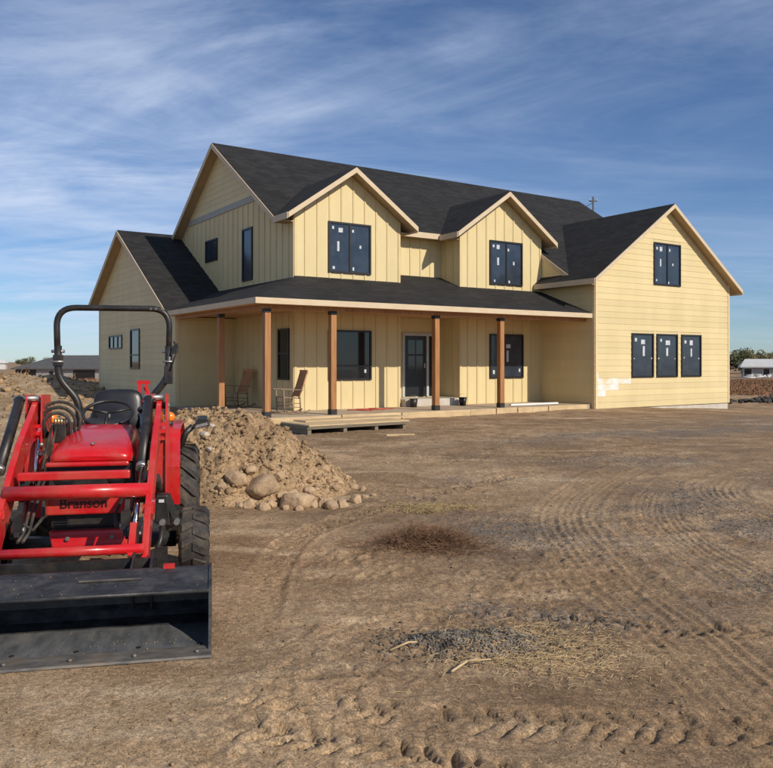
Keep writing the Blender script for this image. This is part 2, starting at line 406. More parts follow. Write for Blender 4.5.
def ground_height(x, y, want_mask=False):
    dist = np.hypot(x, y)
    near = 1 - sstep(14, 40, dist)
    h = terrain(x, y)
    h += 0.045 * fbm(x * 0.55, y * 0.55, 4, 0.5, 1) * (1 - sstep(60, 200, dist))
    rough = sstep(-0.25, 0.5, fbm(x * 0.8, y * 0.8, 3, 0.5, 4))
    h += 0.019 * fbm(x * 3.2, y * 3.2, 4, 0.6, 2) * near
    cl = fbm(x * 11, y * 11, 3, 0.6, 3)
    h += (0.005 + 0.020 * rough) * np.maximum(cl, -0.12) * near + (0.006 + 0.018 * rough) * np.maximum(fbm(x * 21, y * 21, 3, 0.7, 5), -0.1) * (1 - sstep(6, 14, dist))
    # graded ripples that run along the machine's passes
    ripple = fbm((x * 0.8 + y * 0.2) * 1.1, (y * 0.9 - x * 0.35) * 6.5, 3, 0.55, 6)
    h += 0.010 * ripple * near * sstep(4.0, 6.5, y)
    worn = np.zeros_like(x)
    for i, (pts, w, kind, dep) in enumerate(TRACKS):
        c, tan, arc, lo, hi = TRC[i]
        sel = np.where((x > lo[0]) & (x < hi[0]) & (y > lo[1]) & (y < hi[1]))[0]
        if len(sel) == 0: continue
        L = arc[-1]
        for k in range(0, len(sel), 20000):
            s = sel[k:k + 20000]
            p = np.stack([x[s], y[s]], 1)
            d2 = ((p[:, None, :] - c[None]) ** 2).sum(2)
            j = d2.argmin(1)
            dv = p - c[j]
            lat = dv[:, 0] * -tan[j, 1] + dv[:, 1] * tan[j, 0]
            al = arc[j] + dv[:, 0] * tan[j, 0] + dv[:, 1] * tan[j, 1]
            q = lat / (w / 2)
            lat_w = q + 0.18 * fbm(al * 3, lat * 3, 3, 0.5, 9 + i)
            inside = 1 - sstep(0.82, 1.12, np.abs(lat_w))
            ends = sstep(0, 0.35, al) * sstep(0, 0.35, L - al)
            fade = ends * (0.5 + 0.5 * sstep(-0.5, 0.35, fbm(al * 1.1, lat * 0.5 + i * 7, 3, 0.5, 12 + i)))
            if kind == 'lug':
                ph = al / 0.108 + np.abs(q) * 0.75 + np.where(q > 0, 0.5, 0.0) + 0.38 * fbm(al * 5, lat * 6, 3, 0.6, 40 + i)
                t = np.abs((ph % 1.0) - 0.5) * 2
                lug = sstep(0.50, 0.72, t)
                prof = 0.05 - 1.15 * lug * (0.30 + 0.70 * sstep(-0.35, 0.3, fbm(al * 6, lat * 8, 3, 0.6, 140 + i))) + 0.5 * fbm(al * 16, lat * 16, 2, 0.6, 150 + i)
                berm = np.exp(-((np.abs(q) - 1.18) / 0.16) ** 2) * 0.6
            else:
                t = 0.5 + 0.5 * np.cos(q * PI * 8.0 + 2.0 * fbm(al * 0.7, lat * 6, 3, 0.5, 77 + i))
                t = t * (0.45 + 0.55 * sstep(-0.3, 0.4, fbm(al * 0.7, lat * 7, 3, 0.5, 90 + i)))
                prof = -0.5 + 0.95 * t ** 1.5
                berm = np.exp(-((np.abs(q) - 1.1) / 0.10) ** 2) * 0.45
            h[s] = h[s] + dep * fade * (prof * inside + berm)
            worn[s] = np.maximum(worn[s], inside * fade)
    # the tractor stands on a level, driven-flat patch
    ax_, ay_, bx_, by_ = -1.80, 4.25, -2.42, 7.15
    tt = np.clip(((x - ax_) * (bx_ - ax_) + (y - ay_) * (by_ - ay_)) / ((bx_ - ax_) ** 2 + (by_ - ay_) ** 2), 0, 1)
    dd = np.hypot(x - ax_ - tt * (bx_ - ax_), y - ay_ - tt * (by_ - ay_))
    h = h * (0.10 + 0.90 * sstep(0.85, 1.5, dd))
    if want_mask:
        # crushed grey gravel spread over the drive
        g = np.zeros_like(x)
        for (cx, cy, rx, ry, a, ang) in ((4.2, 7.4, 1.6, 1.2, 1.0, 0.2), (3.4, 9.2, 1.0, 1.7, 0.8, -0.3), (7.2, 18.2, 6.5, 1.1, 1.0, 0.42), (4.0, 13.0, 1.6, 0.9, 0.9, 0.3), (1.15, 5.0, 0.55, 0.26, 0.9, 0.0),
                                     (0.62, 5.2, 0.3, 0.2, 0.7, 0.0), (1.2, 7.6, 0.7, 0.5, 0.6, 0.0), (6.5, 9.5, 2.0, 2.2, 0.9, 0.0), (12, 22, 6, 1.6, 0.8, 0.35), (2.6, 5.6, 0.7, 0.5, 0.7, 0.4), (5.5, 6.0, 2.0, 1.4, 0.7, 0), (1.6, 11.0, 1.2, 0.5, 0.6, 0.2), (0.4, 9.4, 0.7, 0.5, 0.45, 0.1)):
            ca, sa = math.cos(ang), math.sin(ang)
            dx, dy = x - cx, y - cy
            d = ((dx * ca + dy * sa) / rx) ** 2 + ((-dx * sa + dy * ca) / ry) ** 2
            g = np.maximum(g, a * np.exp(-d * 1.1))
        g = g * sstep(-0.55, 0.45, fbm(x * 1.5, y * 1.5, 5, 0.6, 20)) + 0.25 * sstep(0.25, 0.7, fbm(x * 0.35, y * 0.35, 4, 0.5, 21))
        return h, np.clip(g, 0, 1), worn
    return h
def H(x, y):
    return float(ground_height(np.array([float(x)]), np.array([float(y)]))[0])

def HS(x, y):
    return ground_height(np.asarray(x, float), np.asarray(y, float))
def axis_y():
    ys = [-60, -30, -15, -8, -4, -2, 0, 1.0, 1.8]
    y = 2.2
    while y < 60:
        ys.append(y); y += max(0.011, 0.0046 * y)
    while y < 3500:
        ys.append(y); y *= 1.06
    return np.array(ys)
def axis_x():
    xs = list(np.arange(-2.4, 5.2, 0.0145))
    x = 5.2; st = 0.0145
    r = []
    while x < 3500: r.append(x); st = min(st * 1.035, x * 0.2); x += st
    x = -2.4; st = 0.0145; l = []
    while x > -3500: st = min(st * 1.035, abs(x) * 0.2); x -= st; l.append(x)
    return np.array(l[::-1] + xs + r)
gy, gx = axis_y(), axis_x()
GX, GY = np.meshgrid(gx, gy)
fx, fy = GX.ravel(), GY.ravel()
gh, gm, gw = ground_height(fx, fy, True)
ny, nx = GX.shape
idx = np.arange(nx * ny).reshape(ny, nx)
quads = np.stack([idx[:-1, :-1], idx[:-1, 1:], idx[1:, 1:], idx[1:, :-1]], -1).reshape(-1, 4)
def grid_mesh(name, co, quads):
    me = bpy.data.meshes.new(name)
    me.vertices.add(len(co)); me.vertices.foreach_set('co', co.astype(np.float32).ravel())
    me.loops.add(quads.size); me.loops.foreach_set('vertex_index', quads.astype(np.int32).ravel())
    me.polygons.add(len(quads)); me.polygons.foreach_set('loop_start', np.arange(0, quads.size, 4, dtype=np.int32))
    me.update(calc_edges=True)
    me.polygons.foreach_set('use_smooth', np.ones(len(quads), dtype=bool))
    return me
gme = grid_mesh('ground', np.stack([fx, fy, gh], 1), quads)
bankm = np.zeros_like(fx); _s = (fx > -40) & (fx < -3) & (fy > 10) & (fy < 60); bankm[_s] = sstep(0.10, 0.35, terrain(fx[_s], fy[_s]))
sand = np.zeros_like(fx)
for (cx, cy, rx, ry, a) in ((-1.2, 3.2, 1.3, 0.9, 1.0), (-0.55, 4.9, 0.45, 1.0, 0.7), (-0.25, 4.9, 0.28, 0.16, 1.3), (-0.5, 6.1, 0.5, 0.2, 0.9), (0.2, 3.1, 1.0, 0.3, 0.5), (-0.1, 5.6, 0.6, 0.2, 0.5), (1.9, 9.4, 0.5, 2.2, 0.6), (4.2, 9.4, 0.6, 1.4, 0.7), (0.3, 12.0, 2.0, 1.0, 0.4)):
    sand = np.maximum(sand, a * np.exp(-(((fx - cx) / rx) ** 2 + ((fy - cy) / ry) ** 2)))
sand = np.clip(sand * (0.75 + 0.6 * fbm(fx * 1.7, fy * 1.7, 4, 0.6, 66)), 0, 1)
for nm, arr in (('gravel', gm), ('worn', gw), ('bank', bankm), ('sand', sand)):
    at = gme.attributes.new(nm, 'FLOAT', 'POINT'); at.data.foreach_set('value', arr.astype(np.float32))
ground = bpy.data.objects.new('ground', gme); col.objects.link(ground)
tag(ground, 'bare brown dirt building lot with tyre tracks and crushed gravel', 'ground', kind='structure')

def dirt_material(name, heap=False):
    m = bpy.data.materials.new(name); m.use_nodes = True
    n, l = m.node_tree.nodes, m.node_tree.links
    b = n['Principled BSDF']; b.inputs['Roughness'].default_value = 0.95; b.inputs['Specular IOR Level'].default_value = 0.15
    t = n.new('ShaderNodeTexCoord')
    def noise(sc, det, ro=0.6, st=None):
        x = n.new('ShaderNodeTexNoise'); x.inputs['Scale'].default_value = sc; x.inputs['Detail'].default_value = det; x.inputs['Roughness'].default_value = ro
        if st:
            mp = n.new('ShaderNodeMapping'); mp.inputs['Scale'].default_value = st; mp.inputs['Rotation'].default_value = (0, 0, R(-25))
            l.new(t.outputs['Object'], mp.inputs[0]); l.new(mp.outputs[0], x.inputs['Vector'])
        else: l.new(t.outputs['Object'], x.inputs['Vector'])
        return x.outputs['Fac']
    def rng_(x, a, bb, c=0, d=1):
        q = n.new('ShaderNodeMapRange'); q.inputs[1].default_value = a; q.inputs[2].default_value = bb; q.inputs[3].default_value = c; q.inputs[4].default_value = d
        l.new(x, q.inputs[0]); return q.outputs[0]
    def mix(f, a, c, blend='MIX'):
        q = n.new('ShaderNodeMix'); q.data_type = 'RGBA'; q.blend_type = blend
        if isinstance(f, float): q.inputs[0].default_value = f
        else: l.new(f, q.inputs[0])
        for i, z in ((6, a), (7, c)):
            if isinstance(z, tuple): q.inputs[i].default_value = (*z, 1)
            else: l.new(z, q.inputs[i])
        return q.outputs[2]
    def mul(a, c):
        q = n.new('ShaderNodeMath'); q.operation = 'MULTIPLY'
        for i, z in enumerate((a, c)):
            if isinstance(z, float): q.inputs[i].default_value = z
            else: l.new(z, q.inputs[i])
        return q.outputs[0]
    if heap:
        c = mix(rng_(noise(2.2, 7), 0.35, 0.65), (0.30, 0.20, 0.11), (0.46, 0.32, 0.185))
        c = mix(rng_(noise(9, 5), 0.48, 0.68), c, (0.205, 0.132, 0.072))
        c = mix(rng_(noise(30, 3), 0.62, 0.75), c, (0.46, 0.36, 0.25))
    else:
        c = mix(rng_(noise(0.5, 8), 0.38, 0.62), (0.265, 0.168, 0.092), (0.480, 0.330, 0.195))
        c = mix(rng_(noise(0.21, 5), 0.48, 0.60, 0, 0.75), c, (0.225, 0.155, 0.096))
        c = mix(rng_(noise(2.3, 8, 0.65), 0.45, 0.70), c, (0.205, 0.132, 0.073))
        c = mix(rng_(noise(0.9, 6, 0.6, (0.5, 2.2, 1)), 0.54, 0.74), c, (0.55, 0.41, 0.26))
        c = mix(rng_(noise(14, 6), 0.55, 0.78), c, (0.140, 0.088, 0.050))
        sd = n.new('ShaderNodeAttribute'); sd.attribute_name = 'sand'
        c = mix(mul(sd.outputs['Fac'], 0.8), c, mix(rng_(noise(5, 7), 0.35, 0.65), (0.46, 0.315, 0.175), (0.60, 0.45, 0.29)))
        bk = n.new('ShaderNodeAttribute'); bk.attribute_name = 'bank'
        c = mix(bk.outputs['Fac'], c, mix(rng_(noise(1.6, 7), 0.35, 0.65), (0.26, 0.18, 0.105), (0.46, 0.34, 0.21)))
        a = n.new('ShaderNodeAttribute'); a.attribute_name = 'worn'
        c = mix(mul(a.outputs['Fac'], 0.35), c, (0.36, 0.245, 0.138))
        # crushed stone: cells of light and dark grey where the mask is high
        vo = n.new('ShaderNodeTexVoronoi'); vo.inputs['Scale'].default_value = 55; l.new(t.outputs['Object'], vo.inputs['Vector'])
        sp = n.new('ShaderNodeSeparateColor'); l.new(vo.outputs['Color'], sp.inputs[0])
        gc = mix(sp.outputs[0], (0.085, 0.077, 0.068), (0.25, 0.225, 0.195))
        g = n.new('ShaderNodeAttribute'); g.attribute_name = 'gravel'
        cov = n.new('ShaderNodeMath'); cov.operation = 'GREATER_THAN'
        nn = rng_(noise(6, 6, 0.7), 0.25, 0.75)
        sm = n.new('ShaderNodeMath'); sm.operation = 'MULTIPLY'; l.new(sp.outputs[1], sm.inputs[0]); l.new(nn, sm.inputs[1])
        sc2 = n.new('ShaderNodeMath'); sc2.operation = 'SUBTRACT'; sc2.use_clamp = True
        g2 = mul(g.outputs['Fac'], 0.62); l.new(g2, cov.inputs[0]); l.new(sm.outputs[0], cov.inputs[1])
        c = mix(mul(cov.outputs[0], 0.65), c, gc)
    # mineral grains and crumbs: every cell its own tone
    for sc_, lo_, hi_ in ((150.0, 0.62, 1.36), (46.0, 0.78, 1.22)):
        vg = n.new('ShaderNodeTexVoronoi'); vg.inputs['Scale'].default_value = sc_; l.new(t.outputs['Object'], vg.inputs['Vector'])
        vs_ = n.new('ShaderNodeSeparateColor'); l.new(vg.outputs['Color'], vs_.inputs[0])
        c = mix(1.0, c, rng_(vs_.outputs[0], 0, 1, lo_, hi_), 'MULTIPLY')
    c = mix(1.0, c, rng_(noise(17, 8, 0.75), 0.32, 0.68, 0.84, 1.16), 'MULTIPLY')
    l.new(c, b.inputs['Base Color'])
    q = n.new('ShaderNodeMath'); q.operation = 'ADD'; l.new(mul(noise(34, 9, 0.78), 1.2), q.inputs[0]); l.new(mul(noise(110, 5, 0.7), 0.7), q.inputs[1])
    bu = n.new('ShaderNodeBump'); bu.inputs['Strength'].default_value = 0.6; bu.inputs['Distance'].default_value = 0.02
    l.new(q.outputs[0], bu.inputs['Height']); l.new(bu.outputs[0], b.inputs['Normal'])
    return m
M['dirt'] = dirt_material('building_lot_dirt')
M['heapdirt'] = dirt_material('heap_dirt', True)
gme.materials.append(M['dirt'])

# a few lumpy stone meshes as raw vertex data
def stone_data(seed, sub=1, rough=0.25):
    b = bmesh.new(); bmesh.ops.create_icosphere(b, subdivisions=sub, radius=1.0)
    r = random.Random(seed); ax = [Vector((r.gauss(0, 1), r.gauss(0, 1), r.gauss(0, 1))).normalized() for _ in range(7)]
    am = [r.uniform(-rough, rough * 0.4) for _ in ax]
    vs = []
    for v in b.verts:
        d = v.co.normalized(); k = 1.0
        for a, m_ in zip(ax, am): k += m_ * max(0, d.dot(a)) ** 3
        for a in ax[:3]:                      # flat facets
            lim = 0.74
            if d.dot(a) * k > lim: k = lim / d.dot(a)
        vs.append(tuple(d * k * (1 + r.uniform(-0.24, 0.16))))
    fs = [[v.index for v in f.verts] for f in b.faces]; b.free()
    return np.array(vs), fs
STONES1 = [stone_data(i, 1, 0.7) for i in range(8)]
def scatter(name, pts, sizes, m, parent=None, flat=0.7, sink=0.25, normals=None):
    """many little lumps joined into one mesh; pts (n,3)"""
    V = []; F = []; off = 0
    for i, (p, s) in enumerate(zip(pts, sizes)):
        vs, fs = STONES1[i % 8]
        a = rng.uniform(0, 6.28); ca, sa = math.cos(a), math.sin(a)
        sx, sy, sz = s * rng.uniform(0.7, 1.3), s * rng.uniform(0.7, 1.2), s * flat * rng.uniform(0.7, 1.2)
        w = vs * np.array([sx, sy, sz])
        w = np.stack([w[:, 0] * ca - w[:, 1] * sa, w[:, 0] * sa + w[:, 1] * ca, w[:, 2]], 1) + np.array([p[0], p[1], p[2] + sz * (1 - 2 * sink) * 0.6])
        V.append(w); F.append(np.array(fs) + off); off += len(w)
    V = np.concatenate(V); F = np.concatenate(F)
    me = bpy.data.meshes.new(name)
    me.vertices.add(len(V)); me.vertices.foreach_set('co', V.astype(np.float32).ravel())
    me.loops.add(F.size); me.loops.foreach_set('vertex_index', F.astype(np.int32).ravel())
    me.polygons.add(len(F)); me.polygons.foreach_set('loop_start', np.arange(0, F.size, 3, dtype=np.int32))
    me.update(calc_edges=True)
    me.materials.append(M[m])
    o = bpy.data.objects.new(name, me); col.objects.link(o)
    if parent is not None: o.parent = parent
    return o

# ------------------------------------------------------------------ the house
house = empty('house', HOUSE_O, R(HOUSE_ANG))
tag(house, 'two storey pale yellow farmhouse with charcoal shingle roof and wraparound porch', 'house')
SL = 0.667
AL, A1R, B2L, B2R = -9.71, -6.04, -3.69, -0.012
WB, RB = 2.45, 3.46                     # bump-out front, recessed front
RIDGE_B, RIDGE_Z = 7.81, 9.0
REAR = 12.1
WR = 7.37                               # wing right wall
def zm(b): return RIDGE_Z - SL * abs(RIDGE_B - b)
WPK = 7.12; WSL = 0.695; WC = WR / 2
def zw(a): return WPK - WSL * abs(a - WC)
GSL = 0.69; GPK = 7.31
C1 = (AL + A1R) / 2; C2 = (B2L + 0.0) / 2
def zg(a, c): return GPK - GSL * abs(a - c)
PS = 0.366; PZ = 3.2; PF = 0.10; PL = -11.95
def zpf(b): return PZ + PS * (b - PF)
SA, SB0, SB1 = -11.7, 6.62, 15.9
SRB, SRZ = 12.1, 6.46; SSL = 0.593
def zs(b): return SRZ - SSL * abs(SRB - b)
TH = 0.13                               # roof build-up below the shingle surface

def fpt(kind, pos):
    if kind == 'front': return lambda h, z, o: (h, pos - o, z)
    if kind == 'left': return lambda h, z, o: (pos - o, h, z)
    if kind == 'right': return lambda h, z, o: (pos + o, h, z)
    return lambda h, z, o: (h, pos + o, z)
def wall(kind, pos, poly, m='siding', th=0.14):
    f = fpt(kind, pos)
    mb = MB(); mb.prism([f(h, z, 0) for h, z in poly], [f(h, z, -th) for h, z in poly])
    return mb.build('wall', m, house)
def span_at(poly, z):
    xs = []
    n = len(poly)
    for i in range(n):
        (h0, z0), (h1, z1) = poly[i], poly[(i + 1) % n]
        if (z0 <= z < z1) or (z1 <= z < z0):
            xs.append(h0 + (h1 - h0) * (z - z0) / (z1 - z0))
    return (min(xs), max(xs)) if len(xs) >= 2 else None
def height_at(poly, h):
    zs_ = []
    n = len(poly)
    for i in range(n):
        (h0, z0), (h1, z1) = poly[i], poly[(i + 1) % n]
        if (h0 <= h < h1) or (h1 <= h < h0):
            zs_.append(z0 + (z1 - z0) * (h - h0) / (h1 - h0))
    return (min(zs_), max(zs_)) if len(zs_) >= 2 else None
def lap(wl_, kind, pos, poly, z0, z1, holes=(), expo=0.2, white=None, inset=0.0):
    f = fpt(kind, pos)
    z = z0
    while z < z1 - 0.03:
        zt = min(z + expo, z1)
        s0, s1 = span_at(poly, z + 1e-3), span_at(poly, zt - 1e-3)
        if not s0 or not s1: z = zt; continue
        l0, r0, l1, r1 = s0[0] + inset, s0[1] - inset, s1[0] + inset, s1[1] - inset
        cuts = sorted((h0 - 0.004, h1 + 0.004) for h0, h1, a, b in holes if a < zt and b > z)
        segs = []; cl, clt = l0, l1
        for c0, c1 in cuts:
            segs.append((cl, clt, c0, c0)); cl = clt = c1
        segs.append((cl, clt, r0, r1))
        out = []
        for s in segs:
            wv = None
            if white:
                for (wa, wb, wx) in white:
                    if wa <= (z + zt) / 2 < wb: wv = wx
            if wv and s[0] < 0.1:
                out.append(((s[0], s[1], wv, wv), 'primer_smear')); out.append(((wv + 0.003, wv + 0.003, s[2], s[3]), 'siding'))
            else: out.append((s, 'siding'))
        for (a, at, b, bt), m in out:
            if b - a < 0.02 and bt - at < 0.02: continue
            mb = MB()
            mb.hexa([f(a, z, 0.001), f(b, z, 0.001), f(b, z, 0.016), f(a, z, 0.016)],
                    [f(at, zt + 0.012, 0.001), f(bt, zt + 0.012, 0.001), f(bt, zt + 0.012, 0.006), f(at, zt + 0.012, 0.006)])
            mb.build('lap_board', m, wl_)
        z = zt
def battens(wl_, kind, pos, poly, h0, h1, zlo=None, zhi=None, step=0.405, holes=(), first=0.3):
    f = fpt(kind, pos); h = h0 + first
    while h < h1 - 0.12:
        r = height_at(poly, h)
        if r:
            lo = max(r[0], zlo) if zlo is not None else r[0]
            hi = min(r[1], zhi) if zhi is not None else r[1]
            cuts = sorted((a - 0.003, b + 0.003) for x0, x1, a, b in holes if x0 < h + 0.035 and x1 > h - 0.035)
            segs = []; c = lo
            for a, b in cuts: segs.append((c, a)); c = b
            segs.append((c, hi))
            for a, b in segs:
                if b - a < 0.05: continue
                mb = MB(); mb.hexa([f(h - 0.028, a, 0.0), f(h + 0.028, a, 0.0), f(h + 0.028, a, 0.021), f(h - 0.028, a, 0.021)],
                                   [f(h - 0.028, b, 0.0), f(h + 0.028, b, 0.0), f(h + 0.028, b, 0.021), f(h - 0.028, b, 0.021)])
                mb.build('batten', 'siding2', wl_)
        h += step
def quad(f, h0, h1, z0, z1, o0, o1, mb=None):
    mb = mb or MB()
    return mb.hexa([f(h0, z0, o0), f(h1, z0, o0), f(h1, z1, o0), f(h0, z1, o0)], [f(h0, z0, o1), f(h1, z0, o1), f(h1, z1, o1), f(h0, z1, o1)])
def window(kind, pos, h0, h1, z0, z1, split=0, glass='film', stickers=(), hsplit=None, fw=0.055):
    f = fpt(kind, pos)
    mb = MB()
    quad(f, h0, h0 + fw, z0, z1, 0.0, 0.05, mb); quad(f, h1 - fw, h1, z0, z1, 0.0, 0.05, mb)
    quad(f, h0 + fw, h1 - fw, z0, z0 + fw, 0.0, 0.048, mb); quad(f, h0 + fw, h1 - fw, z1 - fw, z1, 0.0, 0.048, mb)
    w = mb.build('window', 'frame', house)
    edges = [h0 + fw] + [h0 + (h1 - h0) * (i + 1) / (split + 1) for i in range(split)] + [h1 - fw]
    for i in range(split):
        x = edges[i + 1]
        quad(f, x - 0.025, x + 0.025, z0 + fw, z1 - fw, 0.0, 0.040).build('mullion', 'frame', w)
    rows = [(z0 + fw, z1 - fw)]
    if hsplit:
        quad(f, h0 + fw, h1 - fw, hsplit - 0.025, hsplit + 0.025, 0.0, 0.042).build('mullion', 'frame', w)
        rows = [(z0 + fw, hsplit - 0.026), (hsplit + 0.026, z1 - fw)]
    for i in range(split + 1):
        for q, (za, zb) in enumerate(rows):
            quad(f, edges[i] + (0.026 if i else 0.001), edges[i + 1] - (0.026 if i < split else 0.001), za + 0.001, zb - 0.001, 0.001, 0.016).build('pane', glass, w)
    W, Hh = h1 - h0, z1 - z0
    for (u, v, sw, sh) in stickers:
        u += rng.uniform(-0.025, 0.025); v += rng.uniform(-0.02, 0.02); sw *= rng.uniform(0.75, 1.1); sh *= rng.uniform(0.75, 1.1)
        quad(f, h0 + W * u - sw / 2, h0 + W * u + sw / 2, z0 + Hh * v - sh / 2, z0 + Hh * v + sh / 2, 0.0175, 0.0195).build('sticker', 'paper', w)
    return w
def dot_set(split):
    if split:   # two-sash window
        return ((0.13, 0.86, 0.08, 0.10), (0.27, 0.85, 0.17, 0.17), (0.25, 0.52, 0.085, 0.30), (0.13, 0.10, 0.07, 0.09), (0.57, 0.83, 0.08, 0.10), (0.73, 0.53, 0.075, 0.11), (0.57, 0.08, 0.07, 0.09))
    return ((0.20, 0.84, 0.12, 0.12), (0.52, 0.80, 0.22, 0.18), (0.53, 0.58, 0.10, 0.34), (0.13, 0.44, 0.05, 0.05), (0.90, 0.44, 0.05, 0.05))

# windows as (h0,h1,z0,z1)
W_B1U = (-8.6, -7.13, 4.22, 5.72); W_B1L = (-8.6, -7.11, 1.06, 2.54)
W_B2U = (-2.40, -0.92, 4.20, 5.69); W_B2L = (-2.40, -0.88, 1.05, 2.54)
W_WU = (2.94, 4.42, 4.28, 5.76)
W_W3 = [(1.78, 2.93, 1.07, 2.58), (3.09, 4.25, 1.07, 2.58), (4.46, 5.62, 1.07, 2.58)]
W_LN = (5.24, 6.0, 4.17, 5.84); W_LS = (8.11, 9.2, 5.1, 5.86); W_LL = (2.72, 3.42, 1.08, 2.57)
W_S1 = (12.45, 14.3, 2.45, 3.1)

# --- wing (front gable, lap siding)
pw = [(0, 0.07), (WR, 0.07), (WR, zw(WR) - TH), (WC, WPK - TH), (0, zw(0) - TH)]
w = wall('front', 0, pw)
lap(w, 'front', 0, pw, 0.07, WPK - TH, [W_WU] + W_W3, white=[(0.46, 0.66, 0.50), (0.66, 0.86, 1.15), (0.86, 1.06, 1.76), (1.06, 1.3, 0.16)], inset=0.09)
for h in (0.0, WR - 0.09):
    quad(fpt('front', 0), h + 0.001, h + 0.089, 0.07, zw(h) - TH - 0.005, 0.0, 0.028).build('corner_board', 'corner', w)
window('front', 0, *W_WU, split=1, stickers=dot_set(1))
for q in W_W3: window('front', 0, *q, stickers=dot_set(0))
# wing left wall, carried up to the main slope behind
pl = [(0.0, 0.07), (RB, 0.07), (RB, zm(RB) - TH), (1.25, zm(1.25) - TH), (0.0, zw(0) - TH)]
w = wall('left', 0.0, [(0.141, 0.07), (RB, 0.07), (RB, zm(RB) - TH), (1.25, zm(1.25) - TH), (0.141, zw(0) - TH)])
lap(w, 'left', 0.0, [(0.0, 0.07), (WB - 0.02, 0.07), (WB - 0.02, zw(0) - TH), (0.0, zw(0) - TH)], 0.07, zw(0) - TH)
quad(fpt('left', 0), 0.001, 0.09, 0.07, zw(0) - TH, 0.0225, 0.032).build('corner_board', 'corner', w)
# --- bump-outs
for (a0, a1, c, wu, wlw) in ((AL, A1R, C1, W_B1U, W_B1L), (B2L, B2R, C2, W_B2U, W_B2L)):
    p = [(a0, 0.20), (a1, 0.20), (a1, zg(a1, c) - TH), (c, GPK - TH), (a0, zg(a0, c) - TH)]
    w = wall('front', WB, p)
    battens(w, 'front', WB, p, a0, a1, holes=[wu, wlw, ], step=0.405, first=0.36)
    for h in (a0, a1 - 0.085):
        quad(fpt('front', WB), h + 0.001, h + 0.084, 0.2, zg(h, c) - TH - 0.05, 0.0, 0.024).build('corner_board', 'siding2', w)
    window('front', WB, *wu, split=1, stickers=dot_set(1))
    window('front', WB, *wlw, glass='glass' if c == C1 else 'film', hsplit=wlw[2] + 0.42 if c == C1 else None,
           stickers=((0.12, 0.14, 0.10, 0.11), (0.88, 0.16, 0.08, 0.1)) if c == C1 else ((0.14, 0.16, 0.11, 0.12), (0.88, 0.16, 0.09, 0.11), (0.55, 0.72, 0.22, 0.12), (0.55, 0.5, 0.09, 0.36)))
# --- recess between them, with the front door
p = [(A1R, 0.2), (B2L, 0.2), (B2L, zm(RB) - TH), (A1R, zm(RB) - TH)]
w = wall('front', RB, p)
battens(w, 'front', RB, p, A1R, B2L, zlo=3.0, step=0.405, first=0.3)
f = fpt('front', RB)
w2 = wall('left', B2L, [(WB + 0.141, 0.2), (RB, 0.2), (RB, zm(RB) - TH), (WB + 0.141, zg(B2L, C2) - TH)])
battens(w2, 'left', B2L, [(WB, 0.2), (RB, 0.2), (RB, 5.6), (WB, 5.6)], WB, RB, first=0.33)
wall('right', A1R, [(WB + 0.141, 0.2), (RB, 0.2), (RB, zm(RB) - TH), (WB + 0.141, zg(A1R, C1) - TH)])
# front door: grey casing, black slab with four lites, sidelight
door = MB()
D0, D1, D2, DZ0, DZ1 = -5.27, -4.25, -3.92, 0.46, 2.55
quad(f, D0, D0 + 0.09, DZ0, DZ1, 0, 0.05, door); quad(f, D1 - 0.045, D1 + 0.045, DZ0, DZ1 - 0.09, 0, 0.05, door); quad(f, D2 - 0.06, D2, DZ0, DZ1 - 0.09, 0, 0.05, door)
quad(f, D0 + 0.09, D2, DZ1 - 0.09, DZ1, 0, 0.05, door)
door = door.build('front_door', 'doortrim', house)
d0, d1 = D0 + 0.092, D1 - 0.047
slab = quad(f, d0, d1, DZ0 + 0.01, DZ1 - 0.092, 0.001, 0.018).build('door_slab', 'doorblack', door)
mid = (d0 + d1) / 2
for (a, b) in ((mid - 0.30, mid - 0.025), (mid + 0.025, mid + 0.30)):
    for (c, d) in ((1.35, 1.80), (1.86, 2.32)):
        quad(f, a, b, c, d, 0.0185, 0.024).build('door_lite', 'glass', door)
quad(f, d1 - 0.10, d1 - 0.06, 1.40, 1.56, 0.0185, 0.05).build('door_handle', 'bolt', door)
quad(f, d0 + 0.15, d1 - 0.15, 0.62, 1.12, 0.0185, 0.022).build('door_panel', 'doorblack', door)
quad(f, D1 + 0.047, D2 - 0.062, DZ0 + 0.01, DZ1 - 0.092, 0.001, 0.016).build('sidelight', 'glass', door)
# wall lantern left on its bracket beside the door
# --- main left end: board and batten under a belt, lap above
BELT = 6.62
pe = [(RB, 0.2), (REAR, 0.2), (REAR, zm(REAR) - TH), (RIDGE_B, RIDGE_Z - TH), (RB, zm(RB) - TH)]
pe2 = [(WB + 0.141, 0.2), (REAR, 0.2), (REAR, zm(REAR) - TH), (RIDGE_B, RIDGE_Z - TH), (RB, zm(RB) - TH), (WB + 0.141, zg(AL, C1) - TH)]
w = wall('left', AL, pe2)
battens(w, 'left', AL, [(WB, 0.2), (SB0, 0.2), (REAR, 0.2), (REAR, 5.9), (RIDGE_B, 9), (RB, 6.0), (WB, 5.6)], WB, REAR - 0.2, zhi=BELT, holes=[W_LN, W_LS, W_LL], step=0.405, first=0.33)
lap(w, 'left', AL, pe, BELT + 0.2, RIDGE_Z - TH, expo=0.2)
sb = span_at(pe, BELT + 0.2)
quad(fpt('left', AL), sb[0], sb[1], BELT, BELT + 0.2, 0.0, 0.034).build('belt_board', 'belt', w)
quad(fpt('left', AL), WB + 0.001, WB + 0.085, 0.2, zg(AL, C1) - TH, 0.0, 0.024).build('corner_board', 'siding2', w)
window('left', AL, *W_LN, stickers=()); window('left', AL, *W_LS, split=1, fw=0.06); window('left', AL, *W_LL, glass='glass', hsplit=1.85)
